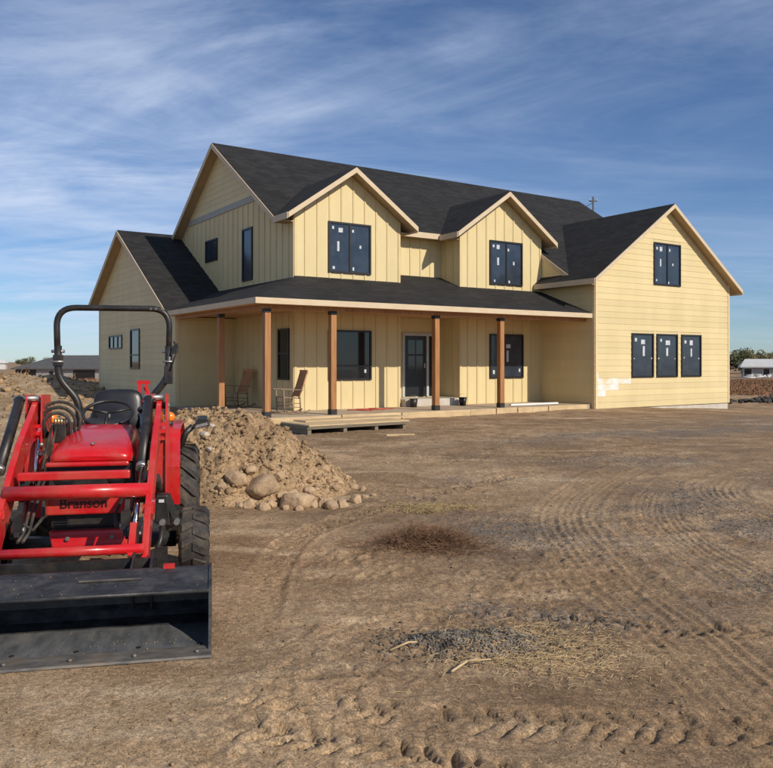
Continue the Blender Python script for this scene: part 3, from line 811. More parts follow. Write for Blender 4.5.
# --- side wing gable (lap)
ps = [(SB0, 0.1), (SB1, 0.1), (SB1, zs(SB1) - TH), (SRB, SRZ - TH), (SB0, zs(SB0) - TH)]
w = wall('left', SA, ps)
W_S2 = (9.05, 10.4, 0.95, 2.78)
f_ = fpt('left', SA)
W_S1 = (12.55, 14.35, 2.10, 2.62); W_S2 = (10.35, 11.45, 1.35, 2.78)
lap(w, 'left', SA, ps, 0.1, SRZ - TH, [W_S1, W_S2], inset=0.09)
for h in (SB0, SB1 - 0.09):
    quad(f_, h + 0.001, h + 0.089, 0.1, zs(h + 0.045) - TH - 0.05, 0.0, 0.028).build('corner_board', 'corner', w)
window('left', SA, *W_S1, split=2, glass='glass'); window('left', SA, *W_S2, glass='glass', hsplit=1.85)
pf = [(SA + 0.141, 0.1), (AL, 0.1), (AL, 3.0), (SA + 0.141, 3.0)]
w = wall('front', SB0, pf)
lap(w, 'front', SB0, [(SA, 0.1), (AL - 0.025, 0.1), (AL - 0.025, 3.0), (SA, 3.0)], 0.1, 3.0, inset=0.09)
quad(fpt('front', SB0), SA + 0.001, SA + 0.089, 0.1, 2.99, 0.0, 0.028).build('corner_board', 'corner', w)
# --- sides the camera does not see
wall('right', WR, [(0.141, 0.0), (REAR, 0.0), (REAR, zm(REAR) - TH), (RIDGE_B, RIDGE_Z - TH), (RB, zm(RB) - TH), (2.2, zw(WR) - TH), (0.141, zw(WR) - TH)])
wall('back', REAR, [(AL + 0.141, 0.1), (WR - 0.141, 0.1), (WR - 0.141, zm(REAR) - TH), (AL + 0.141, zm(REAR) - TH)])
wall('back', SB1, [(SA + 0.141, 0.1), (-4, 0.1), (-4, zs(SB1) - TH), (SA + 0.141, zs(SB1) - TH)])
wall('right', -4.0, [(REAR, 0.1), (SB1 - 0.141, 0.1), (SB1 - 0.141, zs(SB1) - TH), (REAR, zs(REAR) - TH)])

# --- roofs: slab from a plan polygon and a height function, shingles mapped along the slope
def roof(poly, zf, parent=None, name='roof', th=TH - 0.01):
    mb = MB()
    mb.prism([(a, b, zf(a, b)) for a, b in poly], [(a, b, zf(a, b) - th) for a, b in poly])
    o = mb.build(name, 'roof', parent or house)
    o.data.materials.append(M['soffit'])
    me = o.data
    e = 0.01
    a0, b0 = poly[0]
    ca, cb = sum(p[0] for p in poly) / len(poly), sum(p[1] for p in poly) / len(poly)
    g = Vector(((zf(ca + e, cb) - zf(ca, cb)) / e, (zf(ca, cb + e) - zf(ca, cb)) / e, 0))
    up = Vector((g.x, g.y, g.length_squared)).normalized()
    al = Vector((up.y, -up.x, 0)).normalized()
    uvl = me.uv_layers.new(name='UVMap')
    for p in me.polygons:
        if p.normal.z < -0.3: p.material_index = 1
        for li in p.loop_indices:
            co = me.vertices[me.loops[li].vertex_index].co
            uvl.data[li].uv = (co.dot(al), co.dot(up))
    return o
def board(p, q, w=0.03, h=0.19, drop=0.0, name='fascia_board', m='trim', parent=None, up=(0, 0, 1)):
    mb = MB(); mb.bar(Vector(p) - Vector((0, 0, h / 2 - drop)), Vector(q) - Vector((0, 0, h / 2 - drop)), w, h, up)
    return mb.build(name, m, parent or house)
ML, MR, ME = AL - 0.34, WR + 0.36, 3.04
main_z = lambda a, b: zm(b)
r = roof([(ML, RIDGE_B), (ML, ME), (0.0, ME), (0.0, 1.1), (3.7, 1.1), (3.7, ME), (MR, ME), (MR, RIDGE_B)], main_z)
MEB = 2 * RIDGE_B - ME
r2 = roof([(ML, RIDGE_B + 0.003), (MR, RIDGE_B + 0.003), (MR, MEB), (ML, MEB)], main_z)
# rake boards on the left end and eave boards
def rake_a(a, b0, b1, zf, o=0.0):      # along b at constant a, facing left
    mb = MB(); h = 0.17
    mb.hexa([(a - 0.03, b0, zf(b0) - 0.02), (a - 0.001, b0, zf(b0) - 0.02), (a - 0.001, b1, zf(b1) - 0.02), (a - 0.03, b1, zf(b1) - 0.02)],
            [(a - 0.03, b0, zf(b0) - h - 0.02), (a - 0.001, b0, zf(b0) - h - 0.02), (a - 0.001, b1, zf(b1) - h - 0.02), (a - 0.03, b1, zf(b1) - h - 0.02)])
    return mb.build('rake_board', 'trim', house)
def rake_b(b, a0, a1, zf, h=0.15):     # along a at constant b, facing front
    mb = MB()
    mb.hexa([(a0, b - 0.032, zf(a0) - 0.015), (a1, b - 0.032, zf(a1) - 0.015), (a1, b - 0.001, zf(a1) - 0.015), (a0, b - 0.001, zf(a0) - 0.015)],
            [(a0, b - 0.032, zf(a0) - h - 0.015), (a1, b - 0.032, zf(a1) - h - 0.015), (a1, b - 0.001, zf(a1) - h - 0.015), (a0, b - 0.001, zf(a0) - h - 0.015)])
    return mb.build('rake_board', 'trim', house)
rake_a(ML, ME, RIDGE_B - 0.001, zm); rake_a(ML, RIDGE_B + 0.001, MEB, zm)
rake_a(0.0, 1.15, ME - 0.05, zm)
def eave_b(b, a0, a1, z, h=0.17, name='fascia_board'):   # eave running along a, facing front
    return MB().box(a0, a1, b - 0.03, b - 0.001, z - h - 0.02, z - 0.012).build(name, 'trim', house)
def eave_a(a, b0, b1, z, h=0.17):
    return MB().box(a - 0.03, a - 0.001, b0, b1, z - h - 0.02, z - 0.012).build('fascia_board', 'trim', house)
eave_b(ME, ML + 0.0, AL + 0.02, zm(ME)); eave_b(ME, A1R + 0.02, B2L - 0.3, zm(ME))
MB().box(A1R + 0.02, B2L - 0.02, ME, RB - 0.001, zm(ME) - 0.17, zm(ME) - 0.15).build('soffit', 'soffit', house)
# bump-out gable roofs, cut on the valley with the main slope
GF = WB - 0.40
for c in (C1, C2):
    e0, e1 = c - 2.22, c + 2.22
    ze = zg(e0, c)
    bv = RIDGE_B - (RIDGE_Z - ze) / SL; br = RIDGE_B - (RIDGE_Z - GPK) / SL
    fz = lambda a, b, c=c: zg(a, c)
    roof([(c - 0.001, GF), (c - 0.001, br), (e0, bv), (e0, GF)], fz)
    roof([(c + 0.001, GF), (e1, GF), (e1, bv), (c + 0.001, br)], fz)
    rake_b(GF, e0, c - 0.001, lambda a, c=c: zg(a, c), 0.155); rake_b(GF, c + 0.001, e1, lambda a, c=c: zg(a, c), 0.155)
    eave_a(e0, GF, bv, ze); MB().box(e1 + 0.001, e1 + 0.03, GF, bv, ze - 0.19, ze - 0.012).build('fascia_board', 'trim', house)
    MB().box(e0, c - 1.86, WB + 0.002, bv - 0.05, ze - 0.19, ze - 0.16).build('soffit', 'soffit', house)
    if c == C1: MB().box(c + 1.86, e1, WB + 0.002, bv - 0.05, ze - 0.19, ze - 0.16).build('soffit', 'soffit', house)
# wing roof
WF, WE0, WE1 = -0.32, -0.36, WR + 0.36
wz = lambda a, b: zw(a)
def wback(a): return RIDGE_B - (RIDGE_Z - zw(a)) / SL
roof([(WC - 0.001, WF), (WC - 0.001, wback(WC)), (0.0, wback(0.0)), (0.0, WB - 0.03), (WE0, WB - 0.03), (WE0, WF)], wz)
roof([(WC + 0.001, WF), (WE1, WF), (WE1, wback(WE1)), (WC + 0.001, wback(WC))], wz)
rake_b(WF, WE0, WC - 0.001, zw, 0.14); rake_b(WF, WC + 0.001, WE1, zw, 0.14)
eave_a(WE0, WF, WB - 0.03, zw(WE0)); MB().box(WE1 + 0.001, WE1 + 0.03, WF, wback(WE1), zw(WE1) - 0.19, zw(WE1) - 0.012).build('fascia_board', 'trim', house)
MB().box(WE0, -0.03, 0.003, WB - 0.04, zw(WE0) - 0.185, zw(WE0) - 0.165).build('soffit', 'soffit', house)
# side wing roof
SF = SA - 0.33
SE1 = 16.4
sz_ = lambda a, b: zs(b)
bq = SRB - (SRZ - (PZ + PS * (AL - PL))) / SSL
b6 = SRB - (SRZ - PZ) / SSL
roof([(SF, SRB - 0.001), (SF, b6), (PL, b6), (AL, bq), (AL, SRB - 0.001)], sz_)
roof([(SF, SRB + 0.001), (AL, SRB + 0.001), (AL, REAR + 0.15), (-3.7, REAR + 0.15), (-3.7, SE1), (SF, SE1)], sz_)
rake_a(SF, b6, SRB - 0.001, zs); rake_a(SF, SRB + 0.001, SE1, zs)
# porch roof: front plane, side plane, hip between
HP = AL - PL
roof([(PL, PF), (-0.03, PF), (-0.03, WB - 0.003), (B2L, WB - 0.003), (B2L - 0.002, RB - 0.003), (A1R + 0.002, RB - 0.003), (A1R, WB - 0.003), (AL, WB - 0.003), (AL, PF + HP)], lambda a, b: zpf(b), name='porch_roof', th=0.10)
roof([(PL, PF + 0.002), (AL - 0.002, PF + HP + 0.002), (AL - 0.002, bq), (PL, b6)], lambda a, b: PZ + PS * (a - PL), name='porch_roof', th=0.10)
MB().box(PL - 0.03, -0.035, PF - 0.034, PF - 0.002, PZ - 0.16, PZ - 0.012).build('fascia_board', 'trim', house)
MB().box(PL - 0.034, PL - 0.002, PF, b6, PZ - 0.16, PZ - 0.012).build('fascia_board', 'trim', house)
CZ = PZ - 0.165
MB().box(PL, -0.03, PF, WB - 0.03, CZ, CZ + 0.03).build('porch_ceiling', 'ceiling', house)
MB().box(A1R + 0.03, B2L - 0.03, WB - 0.028, RB - 0.03, CZ, CZ + 0.03).build('porch_ceiling', 'ceiling', house)
MB().box(PL, AL - 0.03, WB - 0.028, SB0 - 0.03, CZ, CZ + 0.03).build('porch_ceiling', 'ceiling', house)
# carrying beam above the posts
BM = 0.42
MB().box(PL + 0.25, -0.05, BM - 0.07, BM + 0.07, CZ - 0.10, CZ - 0.002).build('porch_beam', 'cedar', house)
MB().box(PL + 0.25, PL + 0.39, BM + 0.075, SB0 - 0.04, CZ - 0.10, CZ - 0.002).build('porch_beam', 'cedar', house)
# posts
PTOP = 0.215
for (a, b) in ((-11.52, BM), (-9.62, BM), (-6.2, BM), (-3.72, BM), (-11.62, 3.16)):
    r_ = 0.082
    mb = MB().box(a - r_, a + r_, b - r_, b + r_, PTOP + 0.12, CZ - 0.20)
    po = mb.build('porch_post', 'cedar', house, bevel=0.008)
    MB().box(a - 0.09, a + 0.09, b - 0.09, b + 0.09, PTOP, PTOP + 0.14).build('post_base', 'bracket', po)
    MB().box(a - 0.09, a + 0.09, b - 0.09, b + 0.09, CZ - 0.19, CZ - 0.10).build('post_cap', 'bracket', po)
# slab, foundation, stoop
MB().box(PL + 0.12, -0.03, PF + 0.06, WB - 0.002, -0.3, PTOP).build('porch_slab', 'slab', house)
MB().box(PL + 0.12, AL - 0.002, WB, SB0 - 0.003, -0.3, PTOP - 0.002).build('porch_slab', 'slab', house)
MB().box(A1R + 0.02, B2L - 0.03, WB - 0.002, RB - 0.002, -0.3, PTOP - 0.001).build('porch_slab', 'slab', house)
MB().box(A1R + 0.03, B2L - 0.04, WB - 0.25, RB - 0.055, PTOP, 0.445).build('stoop', 'concrete', house, bevel=0.012)
MB().box(0.03, WR - 0.03, 0.03, 0.3, -0.6, 0.068).build('foundation', 'concrete', house)
MB().box(0.02, 0.3, 0.31, RB, -0.6, 0.069).build('foundation', 'concrete', house)
MB().box(WR - 0.3, WR - 0.02, 0.31, REAR, -0.6, -0.002).build('foundation', 'concrete', house)
MB().box(SA + 0.02, SA + 0.3, SB0 + 0.03, SB1, -0.6, 0.099).build('foundation', 'concrete', house)
MB().box(SA + 0.32, AL - 0.003, SB0 + 0.03, SB0 + 0.3, -0.6, 0.098).build('foundation', 'concrete', house)
# wooden form boards along the porch edge
x = PL + 0.14
for k, ln in enumerate((2.3, 1.9, 2.45, 1.0, 0.85, 0.62, 0.7, 1.75)):
    d = 0.012 * ((k * 7) % 3)
    MB().box(x + 0.01, x + ln - 0.02, PF + 0.015 - d, PF + 0.055 - d, -0.1, PTOP - 0.01 + 0.008 * ((k * 5) % 3)).build('form_board', 'lumber', house)
    x += ln
def hw(a, b, z=0.0):                     # house plan position in the world
    v = HOUSE_O + UX * a + VX * b; return Vector((v.x, v.y, z))

# ------------------------------------------------------------------ things on and by the porch
def rocking_chair(loc, rz, label, dark=False):
    """faces local -x"""
    r = empty('rocking_chair', loc, rz); tag(r, label, 'chair', None)
    cw = 'chairwood'
    for s in (-1, 1):
        y = 0.26 * s
        pts = [(-0.46, y, 0.09), (-0.3, y, 0.045), (-0.1, y, 0.022), (0.1, y, 0.02), (0.3, y, 0.04), (0.5, y, 0.10)]
        MB().tube(pts, 0.02, 6).build('rocker', cw, r)
        MB().tube([(-0.24, y, 0.04), (-0.27, y, 0.66)], 0.02, 6).build('leg', cw, r)
        MB().tube([(0.22, y, 0.04), (0.20, y, 0.45)], 0.02, 6).build('leg', cw, r)
        MB().bar((-0.36, y, 0.67), (0.28, y, 0.64), 0.06, 0.022).build('armrest', cw, r)
        MB().tube([(0.18, 0.22 * s, 0.42), (0.30, 0.22 * s, 0.72), (0.44, 0.22 * s, 1.14)], 0.02, 6).build('back_post', 'chairback', r)
        for z in (0.2, 0.3):
            MB().tube([(-0.25, y, z), (0.21, y, z - 0.02)], 0.012, 6).build('stretcher', cw, r)
    MB().hexa([(-0.27, -0.25, 0.44), (0.22, -0.23, 0.40), (0.22, 0.23, 0.40), (-0.27, 0.25, 0.44)], [(-0.27, -0.25, 0.47), (0.22, -0.23, 0.43), (0.22, 0.23, 0.43), (-0.27, 0.25, 0.47)]).build('seat', cw, r)
    MB().tube([(-0.25, -0.26, 0.25), (-0.25, 0.26, 0.25)], 0.012, 6).build('stretcher', cw, r)
    for k in range(5):
        y = -0.16 + 0.08 * k
        MB().bar((0.20, y, 0.46), (0.435, y, 1.10), 0.062, 0.014, (1, 0, 0)).build('back_slat', 'chairback', r)
    MB().bar((0.43, -0.25, 1.12), (0.43, 0.25, 1.12), 0.03, 0.10).build('top_rail', 'chairback', r)
    return r
q = hw(-10.42, 1.35)
rocking_chair((q.x, q.y, PTOP), R(30), 'wooden rocking chair with reddish slatted back beside the lit porch wall')
q = hw(-10.35, 5.0)
rocking_chair((q.x, q.y, PTOP), R(HOUSE_ANG) + 0.2, 'wooden rocking chair standing in deep shade of the side porch')

# stacked panels lying on blocks before the porch
pa = empty('panel_stack', (-1.70, 17.15, 0.0), R(36))
pa.location.z = H(-0.8, 18.2)
tag(pa, 'low stack of pale siding panels lying on blocks before the porch', 'panels')
for k in range(3):
    e = 0.02 * k
    MB().box(0 + e, 2.75 + 0.12 * (k % 2), 0.0 - 0.01 * k, 1.25, 0.10 + 0.032 * k, 0.128 + 0.032 * k).build('panel', 'lumber' if k == 2 else 'lumberedge', pa)
MB().box(0.4, 3.35, 0.75, 1.32, 0.197, 0.22).build('panel', 'lumber', pa)
for xx in (0.03, 0.95, 1.8, 2.6):
    MB().box(xx, xx + 0.09, 0.03, 1.22, -0.02, 0.099).build('block', 'lumberedge', pa)
sc = MB().box(0, 0.62, 0, 0.09, 0, 0.035).build('scrap_board', 'lumber', None, loc=(0.0, 17.1, 0))
sc.location.z = H(0.2, 17.15); sc.rotation_euler = (0, 0, 0.2); tag(sc, 'short pale board offcut on the dirt before the panel stack', 'board')
# white trim board left on the porch
q = hw(-2.75, 1.0); o = MB().box(0, 2.1, 0, 0.09, 0, 0.05).build('trim_board', 'primer', None, loc=(q.x, q.y, PTOP))
o.rotation_euler = (0, 0, R(HOUSE_ANG)); tag(o, 'long white trim board lying on the porch slab', 'board')
# red tangle of air hose on the slab
M['redhose'] = mat('red_air_hose', (0.42, 0.05, 0.03), (0.5, 0.07, 0.04), 0.5, 8)
q = hw(-8.2, 1.5)
pts = []
for k in range(60):
    a = k * 0.33; rr = 0.20 + 0.10 * math.sin(k * 0.9)
    pts.append((q.x + 0.012 * k + rr * math.cos(a) * 1.3, q.y + 0.006 * k + rr * math.sin(a), PTOP + 0.012 + 0.0006 * k))
o = MB().tube(pts, 0.012, 6).build('air_hose', 'redhose'); tag(o, 'tangled red air hose lying on the porch by the door', 'hose')
# two dark buckets by the stoop
for (a, b, lab) in ((-5.85, 2.0, 'small black bucket left of the front step'), (-3.95, 1.95, 'small black bucket right of the front step')):
    q = hw(a, b)
    t = empty('bucket', (q.x, q.y, PTOP)); tag(t, lab, 'bucket')
    mb = MB(); n = 16
    ring = lambda r, z: [(r * math.cos(2 * PI * k / n), r * math.sin(2 * PI * k / n), z) for k in range(n)]
    vs = ring(0.10, 0) + ring(0.13, 0.26) + ring(0.118, 0.26) + ring(0.095, 0.03)
    fs = [list(range(n))[::-1]] + [(j * n + k, j * n + (k + 1) % n, (j + 1) * n + (k + 1) % n, (j + 1) * n + k) for j in range(3) for k in range(n)] + [[3 * n + k for k in range(n)]]
    mb.add(vs, fs, True).build('pail', 'plastic', t)
    MB().tube([(0.13 * math.cos(x), 0, 0.25 + 0.12 * math.sin(x)) for x in np.linspace(0, PI, 9)], 0.004, 5).build('handle', 'bolt', t)

# ------------------------------------------------------------------ the tractor  (x = its left, y = rearwards from the cutting edge)
tractor = empty('tractor', (-1.789, 4.1658, 0.0), R(11.827))
tractor.location.z = float(HS([-2.1, -1.8, -1.3, -2.0], [6.0, 4.6, 4.4, 4.3]).max())
tag(tractor, 'red compact tractor with black front loader bucket and open roll bar', 'tractor')
def part(mb, name, m, parent=tractor, **k): return mb.build(name, m, parent, **k)
def platex(mb, prof, x0, x1):          # profile in (s,z), extruded along x
    return mb.prism([(x0, s, z) for s, z in prof], [(x1, s, z) for s, z in prof])
# bucket
BWD = 0.84
prof_in = [(0.06, 0.024), (0.50, 0.030), (0.585, 0.062), (0.635, 0.13), (0.645, 0.21), (0.615, 0.29), (0.55, 0.345), (0.47, 0.36), (0.20, 0.298)]
prof_out = [(0.06, 0.012), (0.505, 0.015), (0.597, 0.05), (0.65, 0.125), (0.66, 0.213), (0.628, 0.30), (0.558, 0.36), (0.47, 0.376), (0.20, 0.312)]
mb = MB()
for i in range(1, len(prof_in) - 1):
    mb.hexa([(-BWD, *prof_in[i]), (BWD, *prof_in[i]), (BWD, *prof_in[i + 1]), (-BWD, *prof_in[i + 1])],
            [(-BWD, *prof_out[i]), (BWD, *prof_out[i]), (BWD, *prof_out[i + 1]), (-BWD, *prof_out[i + 1])])
bucket = part(mb, 'loader_bucket', 'steel')
M['floorsteel'] = mat('scoured_bucket_floor', (0.085, 0.092, 0.10), (0.17, 0.178, 0.185), 0.5, 5, 10, metal=0.2, bump=0.2, bscale=25, dirt=(0.27, 0.24, 0.20), dscale=6, damt=0.4, rvar=0.12, stretch=(2.5, 0.8, 1))
part(MB().hexa([(-BWD, *prof_in[0]), (BWD, *prof_in[0]), (BWD, *prof_in[1]), (-BWD, *prof_in[1])], [(-BWD, *prof_out[0]), (BWD, *prof_out[0]), (BWD, *prof_out[1]), (-BWD, *prof_out[1])]), 'bucket_floor', 'floorsteel', bucket)
pts, szs = [], []
for _ in range(110):
    x = rng.uniform(-BWD + 0.03, BWD - 0.03); y = min(0.58, abs(rng.gauss(0, 0.22)) + 0.09)
    pts.append((x, y, 0.028 + max(0, y - 0.5) * 0.3)); szs.append(min(0.012, 0.002 + rng.expovariate(1 / 0.0022)))
for _ in range(50):
    x = rng.uniform(-BWD + 0.03, BWD - 0.03); t_ = rng.random(); pts.append((x, 0.47 - 0.25 * t_, 0.376 - 0.058 * t_)); szs.append(rng.uniform(0.002, 0.006))
o = scatter('caked_soil', pts, szs, 'heapdirt', bucket, 0.5, 0.2); o['kind'] = 'stuff'
for s in (-1, 1):
    pr = [(0.015, 0.0), (0.52, 0.0), (0.61, 0.04), (0.665, 0.12), (0.675, 0.215), (0.64, 0.31), (0.565, 0.372), (0.47, 0.386), (0.20, 0.322), (0.155, 0.20), (0.06, 0.075)]
    part(platex(MB(), pr, s * BWD, s * (BWD + 0.014)), 'side_plate', 'steel', bucket)
part(MB().prism([(x, y, z) for x, y, z in ((-BWD - 0.018, -0.03, 0.004), (-BWD - 0.018, 0.075, 0.012), (-BWD - 0.018, 0.075, 0.034), (-BWD - 0.018, -0.025, 0.016))],
                [(x, y, z) for x, y, z in ((BWD + 0.018, -0.03, 0.004), (BWD + 0.018, 0.075, 0.012), (BWD + 0.018, 0.075, 0.034), (BWD + 0.018, -0.025, 0.016))]), 'cutting_edge', 'edge', bucket)
part(MB().box(-BWD, BWD, 0.0755, 0.086, 0.026, 0.033), 'weld_seam', 'edge', bucket)
part(MB().tube([(-BWD, 0.197, 0.305), (BWD, 0.197, 0.305)], 0.012, 8), 'top_lip', 'steel', bucket)
for x in (0.78, 0.455, 0.13, -0.195, -0.52, -0.8):
    part(MB().ball((x, 0.015, 0.028), 0.014, 8, 6, (1, 1, 0.8)), 'bolt', 'edge', bucket)
    part(MB().tube([(x + 0.01, 0.14, 0.0265), (x + 0.01, 0.14, 0.030)], 0.013, 10), 'bolt_hole', 'blackp', bucket)
# bucket back hooks / mount plates
for x in (-0.47, 0.44):
    for dx in (-0.055, 0.055):
        part(platex(MB(), [(0.60, 0.10), (0.80, 0.16), (0.82, 0.25), (0.74, 0.42), (0.52, 0.365)], x + dx - 0.006, x + dx + 0.006), 'bucket_bracket', 'blackp', bucket)
o = part(MB().box(0.575, 0.64, 0.45, 0.50, 0.374, 0.395), 'red_tab', 'red', bucket)
part(MB().box(0.12, 0.46, 0.34, 0.352, 0.349, 0.357), 'hook_rail', 'edge', bucket)
part(MB().box(-0.56, 0.53, 0.69, 0.725, 0.06, 0.385), 'shadow_gap_plate', 'blackp', bucket)  # added black plate: darkens the gap behind the bucket like shadow, hiding lit ground
# loader arms
for s in (-1, 1):
    x = 0.44 if s > 0 else -0.47
    pr = [(0.70, 0.20), (0.78, 0.18), (1.05, 0.44), (1.62, 0.86), (2.20, 1.16), (2.30, 1.24), (2.26, 1.33), (2.12, 1.33), (1.52, 1.02), (0.98, 0.62), (0.70, 0.30)]
    arm = part(platex(MB(), pr, x - 0.021, x + 0.021), 'loader_arm', 'red', bevel=0.006)
    part(MB().tube([(x - 0.05, 0.74, 0.235), (x + 0.05, 0.74, 0.235)], 0.026, 10), 'pivot_pin', 'bolt', arm)
    part(MB().tube([(x - 0.05, 2.20, 1.25), (x + 0.05, 2.20, 1.25)], 0.03, 10), 'pivot_pin', 'bolt', arm)
    part(MB().box(x - 0.035, x + 0.035, 1.02, 1.12, 0.60, 0.66), 'arm_boss', 'red', arm)
    # bucket cylinder on top of / inside the arm
    xc = 0.362 if s > 0 else -0.575
    cyl = part(MB().tube([(xc, 2.04, 1.31), (xc, 1.46, 0.86)], 0.037, 14), 'bucket_cylinder', 'blackp')
    part(MB().tube([(xc, 1.47, 0.868), (xc, 0.94, 0.50)], 0.017, 10), 'piston_rod', 'chrome', cyl)
    part(MB().tube([(xc, 1.47, 0.866), (xc, 1.44, 0.845)], 0.041, 14), 'gland', 'bolt', cyl)
    part(MB().box(xc - 0.035, xc + 0.035, 0.88, 0.97, 0.44, 0.54), 'rod_end', 'blackp', cyl)
    part(MB().tube([(min(xc, x) - 0.045, 2.05, 1.32), (max(xc, x) + 0.03, 2.05, 1.32)], 0.022, 10), 'pivot_pin', 'bolt', cyl)
    part(MB().tube([(min(xc, x) - 0.03, 0.93, 0.49), (max(xc, x) + 0.02, 0.93, 0.49)], 0.02, 10), 'rod_pin', 'bolt', cyl)
    # dog-leg link plates at the bucket
    lk = part(platex(MB(), [(0.72, 0.40), (0.80, 0.36), (0.98, 0.46), (0.98, 0.56), (0.90, 0.57)], xc - 0.02, xc + 0.02), 'bucket_link', 'red')
    # lift cylinder below the arm
    lc = part(MB().tube([(x, 2.15, 0.52), (x, 1.72, 0.74)], 0.034, 12), 'lift_cylinder', 'blackp')
    part(MB().tube([(x, 1.74, 0.73), (x, 1.45, 0.86)], 0.016, 10), 'piston_rod', 'chrome', lc)
    # tower
    tw = MB()
    for dx in (-0.055, 0.055):
        platex(tw, [(1.98, 0.40), (2.30, 0.40), (2.36, 1.18), (2.30, 1.34), (2.02, 1.35), (2.0, 1.18)], x + dx - 0.006, x + dx + 0.006)
    tw.box(x - 0.049, x + 0.049, 2.02, 2.035, 0.42, 1.05)
    tw = part(tw, 'loader_tower', 'red')
    for k in range(3):
        part(MB().box(x - 0.046, x + 0.046, 1.985, 2.018, 1.10 - 0.055 * k, 1.125 - 0.055 * k), 'stiffener', 'red', tw)
    part(MB().tube([(x - 0.07, 2.20, 1.25), (x + 0.07, 2.20, 1.25)], 0.018, 8), 'tower_pin', 'bolt', tw)
# cross members of the loader
part(MB().tube([(-0.47, 0.76, 0.432), (0.44, 0.76, 0.432)], 0.031, 16), 'lower_cross_tube', 'red')
part(MB().tube([(-0.47, 1.15, 0.738), (0.44, 1.15, 0.738)], 0.048, 20), 'torque_tube', 'red')
part(MB().box(-0.42, 0.30, 1.27, 1.33, 0.80, 0.855), 'cross_bar', 'red', bevel=0.008)
# linkage and fittings that crowd the loader frame
for s_ in (-1, 1):
    xx_ = 0.30 if s_ > 0 else -0.36
    lk2 = part(MB().bar((xx_, 1.02, 0.47), (xx_, 1.20, 0.72), 0.05, 0.03, (1, 0, 0)), 'self_level_link', 'blackp')
    part(MB().tube([(xx_ - 0.04, 1.05, 0.52), (xx_ + 0.04, 1.05, 0.52)], 0.02, 8), 'link_pin', 'bolt', lk2)
    part(MB().box(xx_ - 0.03, xx_ + 0.03, 1.02, 1.07, 0.50, 0.62), 'hydraulic_coupler', 'blackp', lk2)
    part(MB().tube([(xx_ - 0.02 * s_, 1.06, 0.56), (xx_ - 0.07 * s_, 1.12, 0.50), (xx_ - 0.10 * s_, 1.3, 0.55), (xx_ - 0.06 * s_, 1.5, 0.66)], 0.011, 8), 'hydraulic_hose', 'rubber', lk2)
dp = part(MB().prism([(-0.43, 1.96, 0.96), (-0.35, 1.94, 0.88), (-0.42, 1.96, 0.76), (-0.45, 1.97, 0.86)], [(-0.43, 1.98, 0.96), (-0.35, 1.96, 0.88), (-0.42, 1.98, 0.76), (-0.45, 1.99, 0.86)]), 'gusset_plate', 'red')
part(MB().tube([(-0.44, 1.90, 0.60), (-0.43, 1.96, 1.02)], 0.016, 10), 'lift_rod', 'chrome')
for k in range(4):
    part(MB().ball((-0.40 + 0.03 * (k % 2), 1.93, 0.98 - 0.035 * k), 0.017, 8, 6), 'hose_fitting', 'hosebrass' if k % 2 else 'bolt')
part(MB().box(-0.30, 0.30, 1.66, 1.70, 0.62, 0.90), 'radiator_screen', 'plastic')
# chassis and engine
part(MB().box(-0.17, 0.17, 1.60, 2.9, 0.40, 0.72), 'chassis', 'blackp', bevel=0.02)
part(MB().box(-0.27, 0.27, 1.68, 2.30, 0.60, 0.93), 'engine_bay', 'plastic', bevel=0.01)
part(MB().tube([(-0.58, 1.78, 0.27), (0.58, 1.78, 0.27)], 0.06, 12), 'front_axle', 'blackp')
part(MB().tube([(-0.55, 2.95, 0.45), (0.55, 2.95, 0.45)], 0.10, 14), 'rear_axle', 'blackp')
part(MB().box(-0.30, 0.30, 2.35, 3.1, 0.50, 0.62), 'floor_plate', 'blackp')
# hood: lofted sections (s, half width, top, bottom)
secs = [(1.555, 0.235, 0.925, 0.895), (1.575, 0.272, 0.955, 0.885), (1.64, 0.288, 0.985, 0.87), (1.80, 0.294, 1.02, 0.86), (2.05, 0.292, 1.065, 0.86), (2.25, 0.282, 1.09, 0.87), (2.36, 0.268, 1.098, 0.90)]
def sec(s, w, t, b):
    pts = []
    N = 16
    for k in range(N + 1):
        u = PI * k / N
        cx, sz = math.cos(u), math.sin(u)
        pts.append((w * math.copysign(abs(cx) ** 0.42, cx), s + 0.012 * abs(cx), b + (t - b) * abs(sz) ** 0.55))
    return pts
mb = MB(); rows = [sec(*q) for q in secs]; N = len(rows[0])
vs = [p for r_ in rows for p in r_]
fs = [(i * N + k, i * N + k + 1, (i + 1) * N + k + 1, (i + 1) * N + k) for i in range(len(rows) - 1) for k in range(N - 1)]
fs += [list(range(N))[::-1], [(len(rows) - 1) * N + k for k in range(N)]]
fs += [[i * N, (i + 1) * N, (i + 1) * N + N - 1, i * N + N - 1] for i in range(len(rows) - 1)]
mb.add(vs, fs, True)
hood = part(mb, 'hood', 'red')
em = hood.modifiers.new('edge', 'EDGE_SPLIT'); em.split_angle = R(50)
part(MB().ball((0.0, 1.70, 1.003), 0.03, 10, 8, (0.45, 1.6, 0.35)), 'hood_emblem', 'bolt', hood)
for s in (-1, 1):
    part(MB().box(s * 0.298, s * 0.302, 1.75, 2.2, 0.66, 0.84), 'side_panel', 'red', hood)
    for k in range(5):
        part(MB().box(s * 0.3025, s * 0.306, 1.80, 2.15, 0.68 + 0.03 * k, 0.692 + 0.03 * k), 'louvre', 'plastic', hood)
